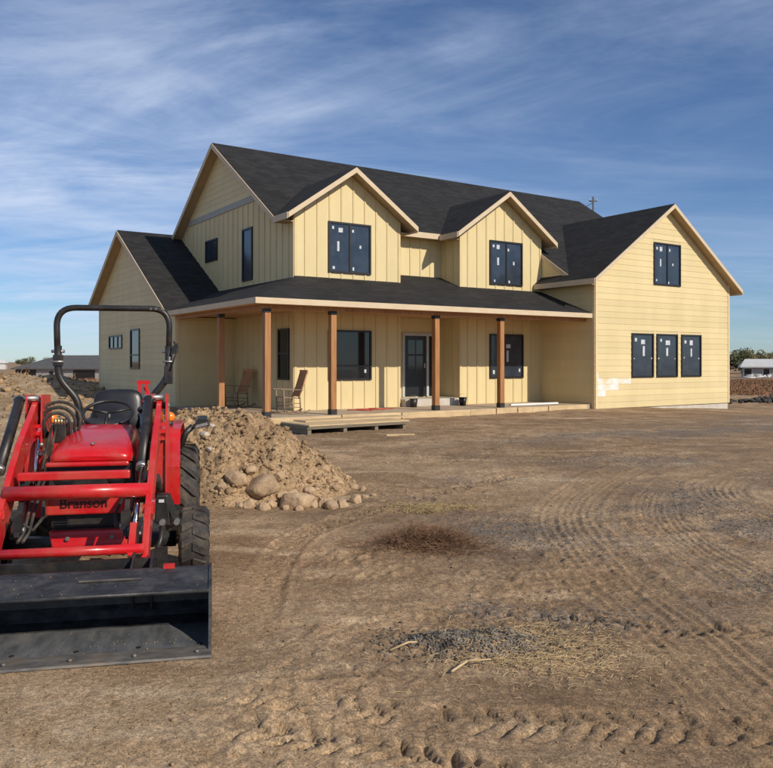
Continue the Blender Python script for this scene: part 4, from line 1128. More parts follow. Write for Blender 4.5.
# nose: brow bar, dark headlight band, lettered panel, grille, bumper
part(MB().box(-0.295, 0.265, 1.53, 1.60, 0.855, 0.888), 'brow_bar', 'red', hood, bevel=0.012)
part(MB().box(-0.28, 0.28, 1.585, 1.68, 0.645, 0.868), 'headlight_band', 'plastic', hood)
for s in (-1, 1):
    part(MB().ball((s * 0.18, 1.585, 0.76), 0.055, 12, 8, (1.3, 0.35, 0.9)), 'headlight', 'glass', hood)
nose = part(MB().box(-0.295, 0.295, 1.545, 1.66, 0.515, 0.64), 'nose_panel', 'red', hood, bevel=0.012)
part(MB().box(-0.27, 0.27, 1.62, 1.67, 0.39, 0.514), 'grille', 'plastic', hood)
for k in range(6):
    part(MB().box(-0.25, 0.25, 1.605, 1.62, 0.40 + 0.018 * k, 0.406 + 0.018 * k), 'grille_bar', 'blackp', hood)
part(MB().prism([(-0.28, 1.56, 0.40), (0.28, 1.56, 0.40), (0.25, 1.54, 0.27), (-0.25, 1.54, 0.27)], [(-0.28, 1.66, 0.40), (0.28, 1.66, 0.40), (0.25, 1.66, 0.25), (-0.25, 1.66, 0.25)]), 'front_bumper', 'red', bevel=0.012)
for x in (-0.15, 0.15):
    part(MB().tube([(x, 1.53, 0.35), (x, 1.57, 0.35)], 0.015, 8), 'bolt', 'bolt')
def text(body, size, parent, loc, rot, m, name='lettering'):
    cu = bpy.data.curves.new(name, 'FONT'); cu.body = body; cu.size = size; cu.extrude = 0.0015; cu.offset = size * 0.018
    cu.align_x = 'LEFT'; cu.align_y = 'BOTTOM'
    tmp = bpy.data.objects.new('tmp_text', cu); col.objects.link(tmp)
    me = bpy.data.meshes.new_from_object(tmp.evaluated_get(bpy.context.evaluated_depsgraph_get()))
    bpy.data.objects.remove(tmp)
    me.materials.clear(); me.materials.append(M[m])
    o = bpy.data.objects.new(name, me); col.objects.link(o); o.parent = parent; o.location = loc; o.rotation_euler = rot
    return o
text('Branson', 0.098, hood, (-0.205, 1.5425, 0.545), (R(90), 0, 0), 'lettering')
# wheels with lugged tyres
def wheel(x, s, rad, wid, lug, nl, name, side):
    g = part(MB().lathe_x([(-wid * 0.42, rad * 0.56), (-wid * 0.5, rad * 0.78), (-wid * 0.47, rad * 0.90), (-wid * 0.36, rad * 0.945), (0, rad * 0.96), (wid * 0.36, rad * 0.945), (wid * 0.47, rad * 0.90), (wid * 0.5, rad * 0.78), (wid * 0.42, rad * 0.56)], x, s, rad, 40), name, 'rubber')
    for k in range(nl):
        for h in (-1, 1):
            a0 = 2 * PI * (k + (0.5 if h > 0 else 0)) / nl
            sw = (0.62 if rad > 0.3 else 0.34) * 2 * PI / nl * 1.1
            mb = MB(); n = 4
            lo, hi = [], []
            lw = lug * 0.5
            for j in range(n + 1):
                t = j / n
                xx = h * wid * (-0.03 + 0.55 * t) if t < 0.99 else h * wid * 0.515
                aa = a0 + sw * t * 1.25
                rt = rad * (1.0 if t < 0.8 else 0.965 if t < 0.99 else 0.86)
                rb = rad * (0.93 if t < 0.8 else 0.88 if t < 0.99 else 0.80)
                da = lw / rad
                for dd in (-da, da):
                    lo.append((x + xx, s + rb * math.cos(aa + dd * 1.25), rad + rb * math.sin(aa + dd * 1.25)))
                    hi.append((x + xx, s + rt * math.cos(aa + dd), rad + rt * math.sin(aa + dd)))
            V = lo + hi; m_ = len(lo); F = []
            for j in range(n):
                i0 = 2 * j
                F += [(m_ + i0, m_ + i0 + 1, m_ + i0 + 3, m_ + i0 + 2), (i0, i0 + 2, m_ + i0 + 2, m_ + i0), (i0 + 1, m_ + i0 + 1, m_ + i0 + 3, i0 + 3)]
            F += [(0, m_, m_ + 1, 1), (m_ - 2, m_ - 1, 2 * m_ - 1, 2 * m_ - 2)]
            mb.add(V, F).build('tread_lug', 'rubber', g)
    part(MB().lathe_x([(side * wid * 0.42, rad * 0.57), (side * wid * 0.40, rad * 0.50), (side * wid * 0.15, rad * 0.44), (side * wid * 0.12, rad * 0.2), (side * wid * 0.2, 0.0)], x, s, rad, 32), 'rim', 'rim', g)
    return g
for s in (-1, 1):
    wheel(s * 0.715, 1.80, 0.25, 0.215, 0.052, 13, 'front_wheel', s)
    wheel(s * 0.585, 2.98, 0.43, 0.27, 0.05, 17, 'rear_wheel', s)
# fenders
for s in (-1, 1):
    prf = [(2.50, 0.40), (2.47, 0.72), (2.50, 0.95), (2.58, 1.03), (2.74, 1.06), (3.20, 1.06), (3.42, 0.97), (3.52, 0.80)]
    mb = MB(); x0, x1 = s * 0.405, s * 0.578
    for i in range(len(prf) - 1):
        a, b = prf[i], prf[i + 1]
        d = Vector((b[0] - a[0], b[1] - a[1])).normalized(); nn = Vector((d.y, -d.x)) * 0.02
        mb.hexa([(x0, *a), (x1, *a), (x1, *b), (x0, *b)], [(x0, a[0] + nn.x, a[1] + nn.y), (x1, a[0] + nn.x, a[1] + nn.y), (x1, b[0] + nn.x, b[1] + nn.y), (x0, b[0] + nn.x, b[1] + nn.y)])
    platex(mb, prf + [(3.4, 0.5), (2.6, 0.42)], s * 0.385, s * 0.403)
    fe = part(mb, 'fender', 'red')
    part(MB().box(s * 0.44, s * 0.475, 2.445, 2.466, 0.86, 1.0), 'grab_slot', 'plastic', fe)
    part(MB().tube([(s * 0.48, 2.445, 0.62), (s * 0.48, 2.47, 0.62)], 0.011, 8), 'bolt', 'bolt', fe)
    part(MB().tube([(s * 0.48, 2.70, 1.05), (s * 0.48, 2.70, 1.085)], 0.03, 10), 'lamp_base', 'plastic', fe)
    part(MB().ball((s * 0.48, 2.70, 1.122), 0.047, 14, 10, (1, 0.8, 0.95)), 'indicator_lens', 'orange', fe)
# work lamp on a bent arm outside the fender
arm = part(MB().tube([(0.57, 2.82, 0.86), (0.61, 2.85, 0.97), (0.67, 2.86, 1.03)], 0.028, 10), 'lamp_arm', 'plastic')
part(MB().prism([(0.665, 2.80, 1.00), (0.82, 2.80, 1.035), (0.80, 2.80, 1.10), (0.72, 2.80, 1.105)], [(0.665, 2.90, 1.00), (0.82, 2.90, 1.035), (0.79, 2.90, 1.12), (0.72, 2.90, 1.12)]), 'work_lamp', 'plastic', arm, bevel=0.008)
part(MB().prism([(0.69, 2.795, 1.012), (0.805, 2.795, 1.04), (0.795, 2.795, 1.065), (0.70, 2.795, 1.04)], [(0.69, 2.80, 1.012), (0.805, 2.80, 1.04), (0.795, 2.80, 1.065), (0.70, 2.80, 1.04)]), 'lamp_face', 'bolt', arm)
# seat
seat = MB()
def cushion(mb, cx, cy, cz, w, d, h, tilt=0.0, p=0.45):
    n, m = 20, 10; vs = []; fs = []
    for i in range(m + 1):
        th = PI * i / m - PI / 2
        for k in range(n):
            a = 2 * PI * k / n
            f = lambda v, e: math.copysign(abs(v) ** e, v)
            x = w * f(math.cos(th), p) * f(math.cos(a), p); y = d * f(math.cos(th), p) * f(math.sin(a), p); z = h * f(math.sin(th), 0.7)
            vs.append((cx + x, cy + y * math.cos(tilt) - z * math.sin(tilt), cz + y * math.sin(tilt) + z * math.cos(tilt)))
    for i in range(m):
        for k in range(n):
            fs.append((i * n + k, i * n + (k + 1) % n, (i + 1) * n + (k + 1) % n, (i + 1) * n + k))
    return mb.add(vs, fs, True)
seat = part(cushion(MB(), 0.02, 2.82, 0.93, 0.23, 0.22, 0.06), 'seat', 'vinyl')
part(cushion(MB(), 0.02, 3.02, 1.16, 0.215, 0.20, 0.055, R(78), 0.5), 'backrest', 'vinyl', seat)
for s in (-1, 1):
    part(MB().tube([(0.02 + s * 0.20, 2.72, 0.98), (0.02 + s * 0.225, 2.86, 1.02), (0.02 + s * 0.20, 3.0, 1.14)], 0.028, 8), 'bolster', 'vinyl', seat)
part(MB().box(-0.16, 0.20, 2.70, 3.0, 0.62, 0.88), 'seat_base', 'plastic', seat)
# dash and steering wheel
dash = part(MB().prism([(-0.21, 2.36, 0.80), (0.21, 2.36, 0.80), (0.19, 2.38, 1.11), (-0.19, 2.38, 1.11)], [(-0.20, 2.52, 0.80), (0.20, 2.52, 0.80), (0.17, 2.50, 1.14), (-0.17, 2.50, 1.14)]), 'dashboard', 'plastic', bevel=0.02)
cw_ = Vector((0.0, 2.50, 1.175)); tl = R(28)
ringp = [cw_ + Vector((0.195 * math.cos(a), 0.195 * math.sin(a) * math.cos(tl), 0.195 * math.sin(a) * math.sin(tl))) for a in np.linspace(0, 2 * PI, 33)]
sw_ = part(MB().tube(ringp, 0.0145, 10, caps=False), 'steering_wheel', 'plastic')
part(MB().tube([cw_, cw_ + Vector((0, 0.05, -0.13))], 0.03, 10), 'steering_column', 'plastic', sw_)
for a in (R(-90), R(20), R(160)):
    part(MB().tube([cw_, cw_ + Vector((0.19 * math.cos(a), 0.19 * math.sin(a) * math.cos(tl), 0.19 * math.sin(a) * math.sin(tl)))], 0.010, 8), 'spoke', 'plastic', sw_)
# roll bar
def arcpts(pts, rad, n=6):
    """round the corners of a polyline"""
    P = [Vector(p) for p in pts]; out = [P[0]]
    for i in range(1, len(P) - 1):
        a = (P[i - 1] - P[i]).normalized(); b = (P[i + 1] - P[i]).normalized()
        d = min(rad, (P[i - 1] - P[i]).length * 0.49, (P[i + 1] - P[i]).length * 0.49)
        for k in range(n + 1):
            t = k / n
            out.append((P[i] + a * d) * (1 - t) ** 2 + P[i] * 2 * t * (1 - t) + (P[i] + b * d) * t * t)
    return out + [P[-1]]
RS = 3.02
hoop = arcpts([(-0.485, RS, 1.50), (-0.50, RS, 2.075), (0.462, RS, 2.075), (0.452, RS, 1.55)], 0.17, 8)
rops = part(MB().tube(hoop, 0.027, 14), 'roll_bar', 'blackp')
for s, xt, xb in ((-1, -0.485, -0.31), (1, 0.452, 0.285)):
    low = arcpts([(xt, RS, 1.74), (xt, RS, 1.46), (xb, RS, 1.25), (xb, RS, 0.72)], 0.09, 5)
    part(MB().tube(low, 0.032, 12), 'roll_bar_leg', 'blackp', rops)
    part(MB().box(xt - 0.037, xt + 0.037, RS - 0.04, RS + 0.04, 1.40 if s > 0 else 1.56, 1.56 if s > 0 else 1.66), 'hinge_plate', 'blackp', rops, bevel=0.006)
    part(MB().tube([(xt - 0.055, RS, 1.69), (xt + 0.055, RS, 1.69)], 0.014, 8), 'hinge_pin', 'bolt', rops)
    part(MB().tube([(xt - 0.05, RS - 0.035, 1.60), (xt + 0.05, RS - 0.035, 1.60)], 0.010, 8), 'lock_pin', 'bolt', rops)
part(MB().prism([(0.47, RS - 0.05, 1.66), (0.54, RS - 0.05, 1.68), (0.535, RS - 0.05, 1.77), (0.49, RS - 0.05, 1.74)], [(0.47, RS - 0.02, 1.66), (0.54, RS - 0.02, 1.68), (0.535, RS - 0.02, 1.77), (0.49, RS - 0.02, 1.74)]), 'hinge_lever', 'blackp', rops)
part(MB().tube([(0.50, RS, 1.78), (0.53, RS - 0.05, 1.70), (0.50, RS - 0.04, 1.62), (0.47, RS - 0.05, 1.52)], 0.008, 6), 'lanyard', 'bracket', rops)
for x in (0.30, 0.345, 0.40):
    part(MB().box(x - 0.012, x + 0.012, RS - 0.03, RS - 0.027, 2.062, 2.084), 'decal', 'edge', rops)
# lever bank and red knob beside the seat
lv = part(MB().box(0.25, 0.33, 2.45, 2.70, 0.78, 0.92), 'lever_console', 'plastic', bevel=0.01)
for k, (x, y, z) in enumerate(((0.27, 2.50, 1.18), (0.30, 2.58, 1.24), (0.255, 2.66, 1.12))):
    part(MB().tube([(x, y, 0.9), (x - 0.01, y - 0.02, z)], 0.008, 6), 'lever', 'bolt' if k == 0 else 'blackp', lv)
    part(MB().ball((x - 0.01, y - 0.02, z + 0.02), 0.027, 10, 8), 'knob', 'red' if k == 1 else 'plastic', lv)
# red hitch frame behind the seat
hf = MB()
for x in (0.155, 0.22): hf.bar((x, 3.55, 0.8), (x - 0.01, 3.62, 1.40), 0.022, 0.03, (1, 0, 0))
hf.bar((0.12, 3.62, 1.40), (0.245, 3.62, 1.40), 0.03, 0.035); hf.bar((0.20, 3.6, 1.36), (0.27, 3.66, 1.14), 0.025, 0.03)
part(hf, 'hitch_frame', 'red')
# valve block, hoses
vb = part(MB().box(-0.34, -0.24, 2.02, 2.20, 0.98, 1.13), 'valve_block', 'blackp', bevel=0.01)
for k in range(4):
    part(MB().tube([(-0.32 + 0.022 * k, 2.03, 1.12), (-0.32 + 0.022 * k, 2.03, 1.165)], 0.011, 8), 'hose_fitting', 'hosebrass', vb)
for k in range(3):
    y = 2.02 + 0.05 * k; r_ = 0.095 + 0.03 * k
    pts = [(-0.40 + 0.01 * k, y, 1.02)] + [(-0.325 - (r_) * math.cos(a) * 1.0 + 0.02, y - 0.02, 1.12 + 0.012 * k + r_ * 0.95 * math.sin(a)) for a in np.linspace(0.15, PI - 0.1, 9)] + [(-0.205 + 0.012 * k, y, 1.0)]
    part(MB().tube(pts, 0.0125, 8), 'hydraulic_hose', 'rubber', vb)
for s in (-1, 1):
    for k in range(2):
        x = s * (0.345 - 0.03 * k)
        pts = [(x, 2.02, 1.10), (x, 1.85, 0.98 - 0.03 * k), (x + 0.01, 1.6, 0.78), (x, 1.3, 0.62 - 0.02 * k), (x - s * 0.02, 1.05, 0.50), (x, 0.96, 0.46)]
        part(MB().tube(arcpts(pts, 0.1, 4), 0.0105, 8), 'hydraulic_hose', 'rubber')
# loader stand / step assembly on the tractor's left: black box with label, pivots, brace
stp = part(MB().prism([(0.455, 1.50, 0.64), (0.535, 1.50, 0.64), (0.555, 1.50, 0.42), (0.445, 1.50, 0.44)], [(0.455, 1.64, 0.64), (0.535, 1.64, 0.64), (0.555, 1.64, 0.42), (0.445, 1.64, 0.44)]), 'loader_latch', 'blackp', bevel=0.008)
part(MB().box(0.475, 0.512, 1.495, 1.499, 0.59, 0.612), 'label', 'paper', stp)
part(MB().bar((0.53, 1.52, 0.64), (0.60, 1.54, 0.44), 0.03, 0.05), 'brace', 'blackp', stp)
for (x, z) in ((0.50, 0.45), (0.60, 0.45)):
    part(MB().tube([(x, 1.47, z), (x, 1.53, z)], 0.022, 10), 'pivot_bolt', 'bolt', stp)
part(MB().prism([(0.44, 1.1, 0.22), (0.56, 1.1, 0.22), (0.56, 1.1, 0.36), (0.45, 1.1, 0.34)], [(0.44, 1.13, 0.22), (0.56, 1.13, 0.22), (0.56, 1.13, 0.36), (0.45, 1.13, 0.34)]), 'parking_stand', 'blackp', stp)
part(MB().tube([(0.505, 1.50, 0.44), (0.49, 1.46, 0.33), (0.47, 1.40, 0.27)], 0.02, 8), 'pivot_arm', 'blackp', stp)

# ------------------------------------------------------------------ the dirt heap
PX, PY = -2.0, 10.05
def pile_h(x, y):
    dx, dy = x - PX, y - PY
    rx = np.where(dx > 0, 1.58, 2.2); ry = np.where(dy < 0, 1.25, 1.5)
    ex = dx / rx
    d = np.sqrt(ex ** 2 + (dy / ry) ** 2) + 1e-6
    d = d * (1 + 0.10 * fbm(x * 1.2, y * 1.2, 3, 0.5, 31))
    core = np.clip(1 - d, -0.2, 1)
    top = np.where(dx < 0, 1.0, 1.0)
    h = 1.10 * np.where(core > 0, 1 - (1 - core) ** 1.4, core * 0.5)
    h = np.minimum(h, 0.86 + 0.1 * core)
    cl = fbm(x * 3.2, y * 3.2, 4, 0.62, 33); cl2 = fbm(x * 9, y * 9, 3, 0.6, 35); cl3 = fbm(x * 24, y * 24, 2, 0.6, 36)
    k = np.clip(core * 4, 0, 1)
    h = h + k * (0.13 * cl + 0.10 * np.abs(cl2) + 0.055 * np.abs(cl3) + 0.045 * np.abs(fbm(x * 15, y * 15, 2, 0.6, 38)) - 0.05)
    return h
xs = np.arange(-4.4, 0.1, 0.018); ys = np.arange(8.5, 11.8, 0.018)
QX, QY = np.meshgrid(xs, ys)
ph = pile_h(QX.ravel(), QY.ravel())
base = ground_height(QX.ravel(), QY.ravel())
co = np.stack([QX.ravel() - PX, QY.ravel() - PY, np.where(ph > 0, base + ph - 0.02, base - 0.12)], 1)
id2 = np.arange(co.shape[0]).reshape(QX.shape)
q4 = np.stack([id2[:-1, :-1], id2[:-1, 1:], id2[1:, 1:], id2[1:, :-1]], -1).reshape(-1, 4)
keep = (ph[q4] > -0.05).any(1)
q4 = q4[keep]; used = np.unique(q4); remap = -np.ones(len(co), int); remap[used] = np.arange(len(used))
pme = grid_mesh('dirt_pile', co[used], remap[q4]); pme.materials.append(M['heapdirt'])
pile = bpy.data.objects.new('dirt_pile', pme); col.objects.link(pile); pile.location = (PX, PY, 0)
tag(pile, 'heap of excavated tan dirt and clods between tractor and porch', 'dirt pile')
def pile_top(x, y):
    return max(H(x, y), float(pile_h(np.array([x]), np.array([y]))[0]) + H(x, y) - 0.02)
# clods on the heap
pts, szs = [], []
xx = nrg.uniform(-4.2, 0.1, 9500); yy = nrg.uniform(8.6, 11.2, 9500); hh = pile_h(xx, yy); gg = HS(xx, yy)
for i in np.where(hh > 0.005)[0][:6000]:
    s = min(0.06, 0.006 + rng.expovariate(1 / 0.0095))
    pts.append((xx[i] - PX, yy[i] - PY, gg[i] + hh[i] - 0.02 + s * 0.1)); szs.append(s)
o = scatter('clods', pts, szs, 'heapdirt', pile, 0.85, 0.3); o['kind'] = 'stuff'

# boulders at its foot and on its flank: x, y, radius, squash, tone
M['rock'] = mat('tan_boulder', (0.34, 0.228, 0.128), (0.54, 0.385, 0.235), 0.95, 9, 10, bump=0.7, bscale=22, bdist=0.02, dirt=(0.20, 0.135, 0.08), dscale=7, damt=0.75, vary=0.12)
M['rock2'] = mat('pale_boulder', (0.44, 0.37, 0.29), (0.54, 0.47, 0.39), 0.85, 7, 8, bump=0.5, bscale=30, dirt=(0.3, 0.22, 0.14), dscale=5, damt=0.3)
def boulder(x, y, r, sq, tone, label, group=None, seed=0, wide=1.0):
    b = bmesh.new(); bmesh.ops.create_icosphere(b, subdivisions=4, radius=1.0)
    rr = random.Random(seed * 13 + 5)
    ax = [Vector((rr.gauss(0, 1), rr.gauss(0, 1), rr.gauss(0, 0.7))).normalized() for _ in range(15)]
    lim = [rr.uniform(0.60, 0.90) for _ in ax]
    ps = np.array([v.co[:] for v in b.verts])
    nz = fbm(ps[:, 0] * 1.6 + seed, ps[:, 1] * 1.6 + ps[:, 2] * 1.3, 4, 0.5, 50 + seed)
    for v, q in zip(b.verts, nz):
        d = v.co.normalized(); k = 1.0
        for a, L in zip(ax, lim):
            c = d.dot(a)
            if c * k > L: k = k * 0.10 + 0.90 * L / c
        v.co = d * (k * 1.12 + 0.09 * q)
    for v in b.verts: v.co = Vector((v.co.x * r * wide, v.co.y * r * rr.uniform(0.98, 1.0), v.co.z * r * sq))
    bmesh.ops.rotate(b, verts=b.verts, cent=(0, 0, 0), matrix=Matrix.Rotation(rr.uniform(-0.5, 0.5), 3, 'Z') @ Matrix.Rotation(rr.uniform(-0.25, 0.25), 3, 'Y'))
    me = bpy.data.meshes.new('boulder'); b.to_mesh(me); b.free()
    me.polygons.foreach_set('use_smooth', [True] * len(me.polygons))
    me.materials.append(M[tone])
    o = bpy.data.objects.new('boulder', me); col.objects.link(o)
    o.location = (x, y, pile_top(x, y) + r * sq * 0.30)
    tag(o, label, 'rock', group)
    return o
GB = 'boulders along the foot of the dirt heap'
BL = 'rounded tan boulder lying along the foot of the dirt heap'
boulder(-1.70, 9.05, 0.135, 0.75, 'rock', BL, GB, 1, 1.1)
boulder(-1.40, 9.08, 0.185, 0.72, 'rock', 'largest tan boulder at the foot of the dirt heap', GB, 2, 1.12)
boulder(-1.03, 8.90, 0.185, 0.62, 'rock', 'broad flat tan boulder resting on the smaller rocks of the heap', GB, 3, 1.15)
for i, (x, y, r, t) in enumerate(((-1.52, 8.82, 0.085, 'rock'), (-1.34, 8.72, 0.082, 'rock'), (-1.18, 9.08, 0.075, 'rock'), (-0.60, 8.86, 0.085, 'rock'), (-0.36, 9.20, 0.08, 'rock'),
                                  (-1.56, 9.2, 0.07, 'rock'), (-0.82, 8.88, 0.075, 'rock'), (-0.72, 9.1, 0.06, 'rock'), (-1.26, 8.9, 0.06, 'rock'), (-0.9, 9.3, 0.07, 'rock'), (-1.62, 8.8, 0.05, 'rock'), (-0.5, 9.05, 0.055, 'rock'), (-1.83, 8.92, 0.06, 'rock'), (-1.05, 9.16, 0.09, 'rock'), (-0.88, 9.1, 0.085, 'rock'), (-0.72, 8.92, 0.07, 'rock'), (-1.24, 9.22, 0.08, 'rock'), (-1.28, 8.84, 0.075, 'rock'), (-0.95, 8.72, 0.05, 'rock'), (-0.66, 9.02, 0.075, 'rock'), (-0.48, 8.9, 0.06, 'rock'), (-1.1, 8.74, 0.045, 'rock'))):
    boulder(x, y, r, 0.8, t, BL, GB, 4 + i)
for i, (x, y, r, t) in enumerate(((-2.16, 9.52, 0.055, 'rock2'), (-2.06, 9.35, 0.05, 'rock2'), (-2.1, 9.62, 0.04, 'rock2'))):
    boulder(x, y, r, 0.75, t, 'small pale stone on the flank of the dirt heap behind the rear tyre', 'pale stones on the heap', 30 + i)
for i, (x, y, r) in enumerate(((-0.75, 9.85, 0.06), (-0.42, 10.1, 0.06), (-0.52, 10.25, 0.055), (-0.30, 9.95, 0.045), (-0.62, 9.6, 0.05), (-0.15, 9.6, 0.035), (-0.25, 9.45, 0.04))):
    boulder(x, y, r, 0.8, 'rock', 'small tan rock tumbled off the right flank of the dirt heap', 'rocks tumbled off the heap', 40 + i)

# ------------------------------------------------------------------ gravel heap, straw, weeds, clods on the ground
M['clod'] = mat('dirt_clods', (0.20, 0.128, 0.070), (0.34, 0.23, 0.132), 0.95, 5, 5, bump=0.5, bscale=60)
M['gravel'] = mat('crushed_gravel', (0.042, 0.036, 0.030), (0.24, 0.205, 0.165), 0.85, 16, 3, bump=0.2, bscale=80)
GCX, GCY = 0.50, 4.52
def gh_(x, y):
    dx, dy = x - GCX, y - GCY
    a = 0.10; u = dx * math.cos(a) + dy * math.sin(a); v = -dx * math.sin(a) + dy * math.cos(a)
    d = np.sqrt((u / 0.44) ** 2 + (v / 0.21) ** 2) * (1 + 0.22 * fbm(x * 6, y * 6, 3, 0.5, 60))
    return 0.07 * np.clip(1 - d ** 1.6, 0, 1) * (1 + 0.4 * fbm(x * 7, y * 7, 3, 0.5, 61))
xs = np.arange(GCX - 0.6, GCX + 0.6, 0.012); ys = np.arange(GCY - 0.35, GCY + 0.35, 0.012)
QX, QY = np.meshgrid(xs, ys); g0 = gh_(QX.ravel(), QY.ravel()); b0 = ground_height(QX.ravel(), QY.ravel())
co = np.stack([QX.ravel() - GCX, QY.ravel() - GCY, np.where(g0 > 0.001, b0 + g0, b0 - 0.02)], 1)
id2 = np.arange(co.shape[0]).reshape(QX.shape)
q4 = np.stack([id2[:-1, :-1], id2[:-1, 1:], id2[1:, 1:], id2[1:, :-1]], -1).reshape(-1, 4)
q4 = q4[(g0[q4] > 0.001).any(1)]; used = np.unique(q4); remap = -np.ones(len(co), int); remap[used] = np.arange(len(used))
me = grid_mesh('gravel_pile', co[used], remap[q4]); me.materials.append(M['clod'])
gp = bpy.data.objects.new('gravel_pile', me); col.objects.link(gp); gp.location = (GCX, GCY, 0)
tag(gp, 'small spilled heap of dark grey crushed gravel on the dirt', 'gravel pile')
def gpos(n, sx, sy, cx, cy):
    return [(cx + nrg.normal() * sx, cy + nrg.normal() * sy) for _ in range(n)]
pts, szs = [], []
gq = np.array(gpos(5600, 0.255, 0.12, GCX, GCY)); gz = HS(gq[:, 0], gq[:, 1]); gg = gh_(gq[:, 0], gq[:, 1])
for (x, y), z, hh in zip(gq, gz, gg):
    if hh < 0.004 and rng.random() < 0.6: continue
    pts.append((x - GCX, y - GCY, z + hh)); szs.append(rng.uniform(0.004, 0.0135))
o = scatter('gravel_stones', pts, szs, 'gravel', gp, 0.75, 0.2); o['kind'] = 'stuff'
# loose gravel on the drive where the mask is strong
pts, szs = [], []
cand_x = nrg.uniform(0.2, 6.5, 60000); cand_y = nrg.uniform(4.2, 12.0, 60000)
ch, cm, _ = ground_height(cand_x, cand_y, True)
pick = np.where((cm > 0.30) & (nrg.random(60000) < cm * 0.42))[0][:7000]
for i in pick:
    pts.append((cand_x[i], cand_y[i], ch[i])); szs.append(rng.uniform(0.004, 0.010) * (1 + 0.03 * cand_y[i]))
o = scatter('loose_gravel', pts, szs, 'gravel', None, 0.7, 0.35)
tag(o, 'grey crushed gravel scattered thinly over the dirt drive', 'gravel', kind='stuff')
# clods and pebbles of dirt
n = 40000
r_ = 2.6 * np.exp(nrg.random(n) * math.log(16 / 2.6)); th = nrg.uniform(-0.62, 0.56, n)
cx_, cy_ = r_ * np.sin(th), r_ * np.cos(th)
cl_ = fbm(cx_ * 1.1, cy_ * 1.1, 3, 0.5, 70)
ok = (nrg.random(n) < 0.10 + 0.55 * np.clip(cl_ + 0.15, 0, 1)) & (r_ > 2.7)
chh, _, cwv = ground_height(cx_, cy_, True)
ok &= nrg.random(n) > cwv * 0.6
sel = np.where(ok)[0][:11000]
pts = [(cx_[i], cy_[i], chh[i]) for i in sel]
szs = [min(0.016, 0.0022 + rng.expovariate(1 / 0.0024)) * (1 + 0.03 * cy_[i]) for i in sel]
o = scatter('dirt_clods', pts, szs, 'clod', None, 0.75, 0.3)
tag(o, 'small dirt clods and pebbles strewn over the bare ground', 'clods', kind='stuff')

def blades(name, items, m, w=0.002):
    """items: list of polylines; each a thin three-sided stem"""
    V = []; F = []
    for pl_ in items:
        P = [Vector(p) for p in pl_]; o = len(V)
        for i, p in enumerate(P):
            k = 1 - 0.6 * i / (len(P) - 1)
            t = (P[min(i + 1, len(P) - 1)] - P[max(i - 1, 0)]).normalized()
            s = t.cross(Vector((0.3, 0.2, 1))).normalized() if abs(t.z) < 0.95 else Vector((1, 0, 0))
            u2 = t.cross(s)
            for a in (0, 2.09, 4.19): V.append(tuple(p + (s * math.cos(a) + u2 * math.sin(a)) * w * k))
        for i in range(len(P) - 1):
            for k in range(3):
                F.append((o + 3 * i + k, o + 3 * i + (k + 1) % 3, o + 3 * i + 3 + (k + 1) % 3, o + 3 * i + 3 + k))
    me = bpy.data.meshes.new(name); me.from_pydata(V, [], F); me.materials.append(M[m])
    o = bpy.data.objects.new(name, me); col.objects.link(o); return o
M['straw'] = mat('straw', (0.44, 0.31, 0.155), (0.62, 0.47, 0.26), 0.8, 20)
M['weed'] = mat('dead_weed', (0.135, 0.072, 0.039), (0.29, 0.17, 0.094), 0.9, 9)
M['drygrass'] = mat('dry_grass', (0.34, 0.25, 0.12), (0.48, 0.36, 0.18), 0.9, 9)
items = []
def straw_at(x, y, z, L):
    a = rng.uniform(0, 6.28); dx, dy = math.cos(a) * L / 2, math.sin(a) * L / 2
    zz = z + 0.005 + rng.uniform(0, 0.010)
    return [(x - dx, y - dy, zz - 0.004), (x + rng.uniform(-0.004, 0.004), y + rng.uniform(-0.004, 0.004), zz + 0.003), (x + dx, y + dy, zz - 0.003)]
for (cx, cy, sx, sy, n) in ((0.92, 4.45, 0.21, 0.20, 1000), (0.72, 4.28, 0.24, 0.08, 420), (1.0, 4.8, 0.2, 0.1, 200), (1.2, 4.35, 0.3, 0.25, 220), (0.5, 4.5, 0.4, 0.3, 150)):
    xx = cx + nrg.normal(size=n) * sx; yy = cy + nrg.normal(size=n) * sy
    for x, y, z in zip(xx, yy, HS(xx, yy) + gh_(xx, yy)):
        items.append(straw_at(x, y, z, rng.uniform(0.02, 0.085)))
o = blades('straw', items, 'straw', 0.0016); tag(o, 'loose pale straw strewn beside the gravel heap', 'straw', kind='stuff')
# three pale sticks
for pts_, lab in (([(0.02, 4.38), (0.12, 4.42), (0.24, 4.52)], 'thin pale stick lying at the left edge of the gravel heap'),
                  ([(0.33, 4.08), (0.42, 4.17), (0.50, 4.28)], 'forked pale stick lying in front of the gravel heap')):
    mb = MB(); P = [(x, y, H(x, y) + 0.014 + 0.012 * (i == 1)) for i, (x, y) in enumerate(pts_)]
    mb.tube(P, [0.0075, 0.0065, 0.004], 6)
    if 'forked' in lab: mb.tube([P[1], (P[1][0] + 0.13, P[1][1] + 0.03, P[1][2])], [0.006, 0.003], 6)
    o = mb.build('stick', 'straw'); tag(o, lab, 'stick')
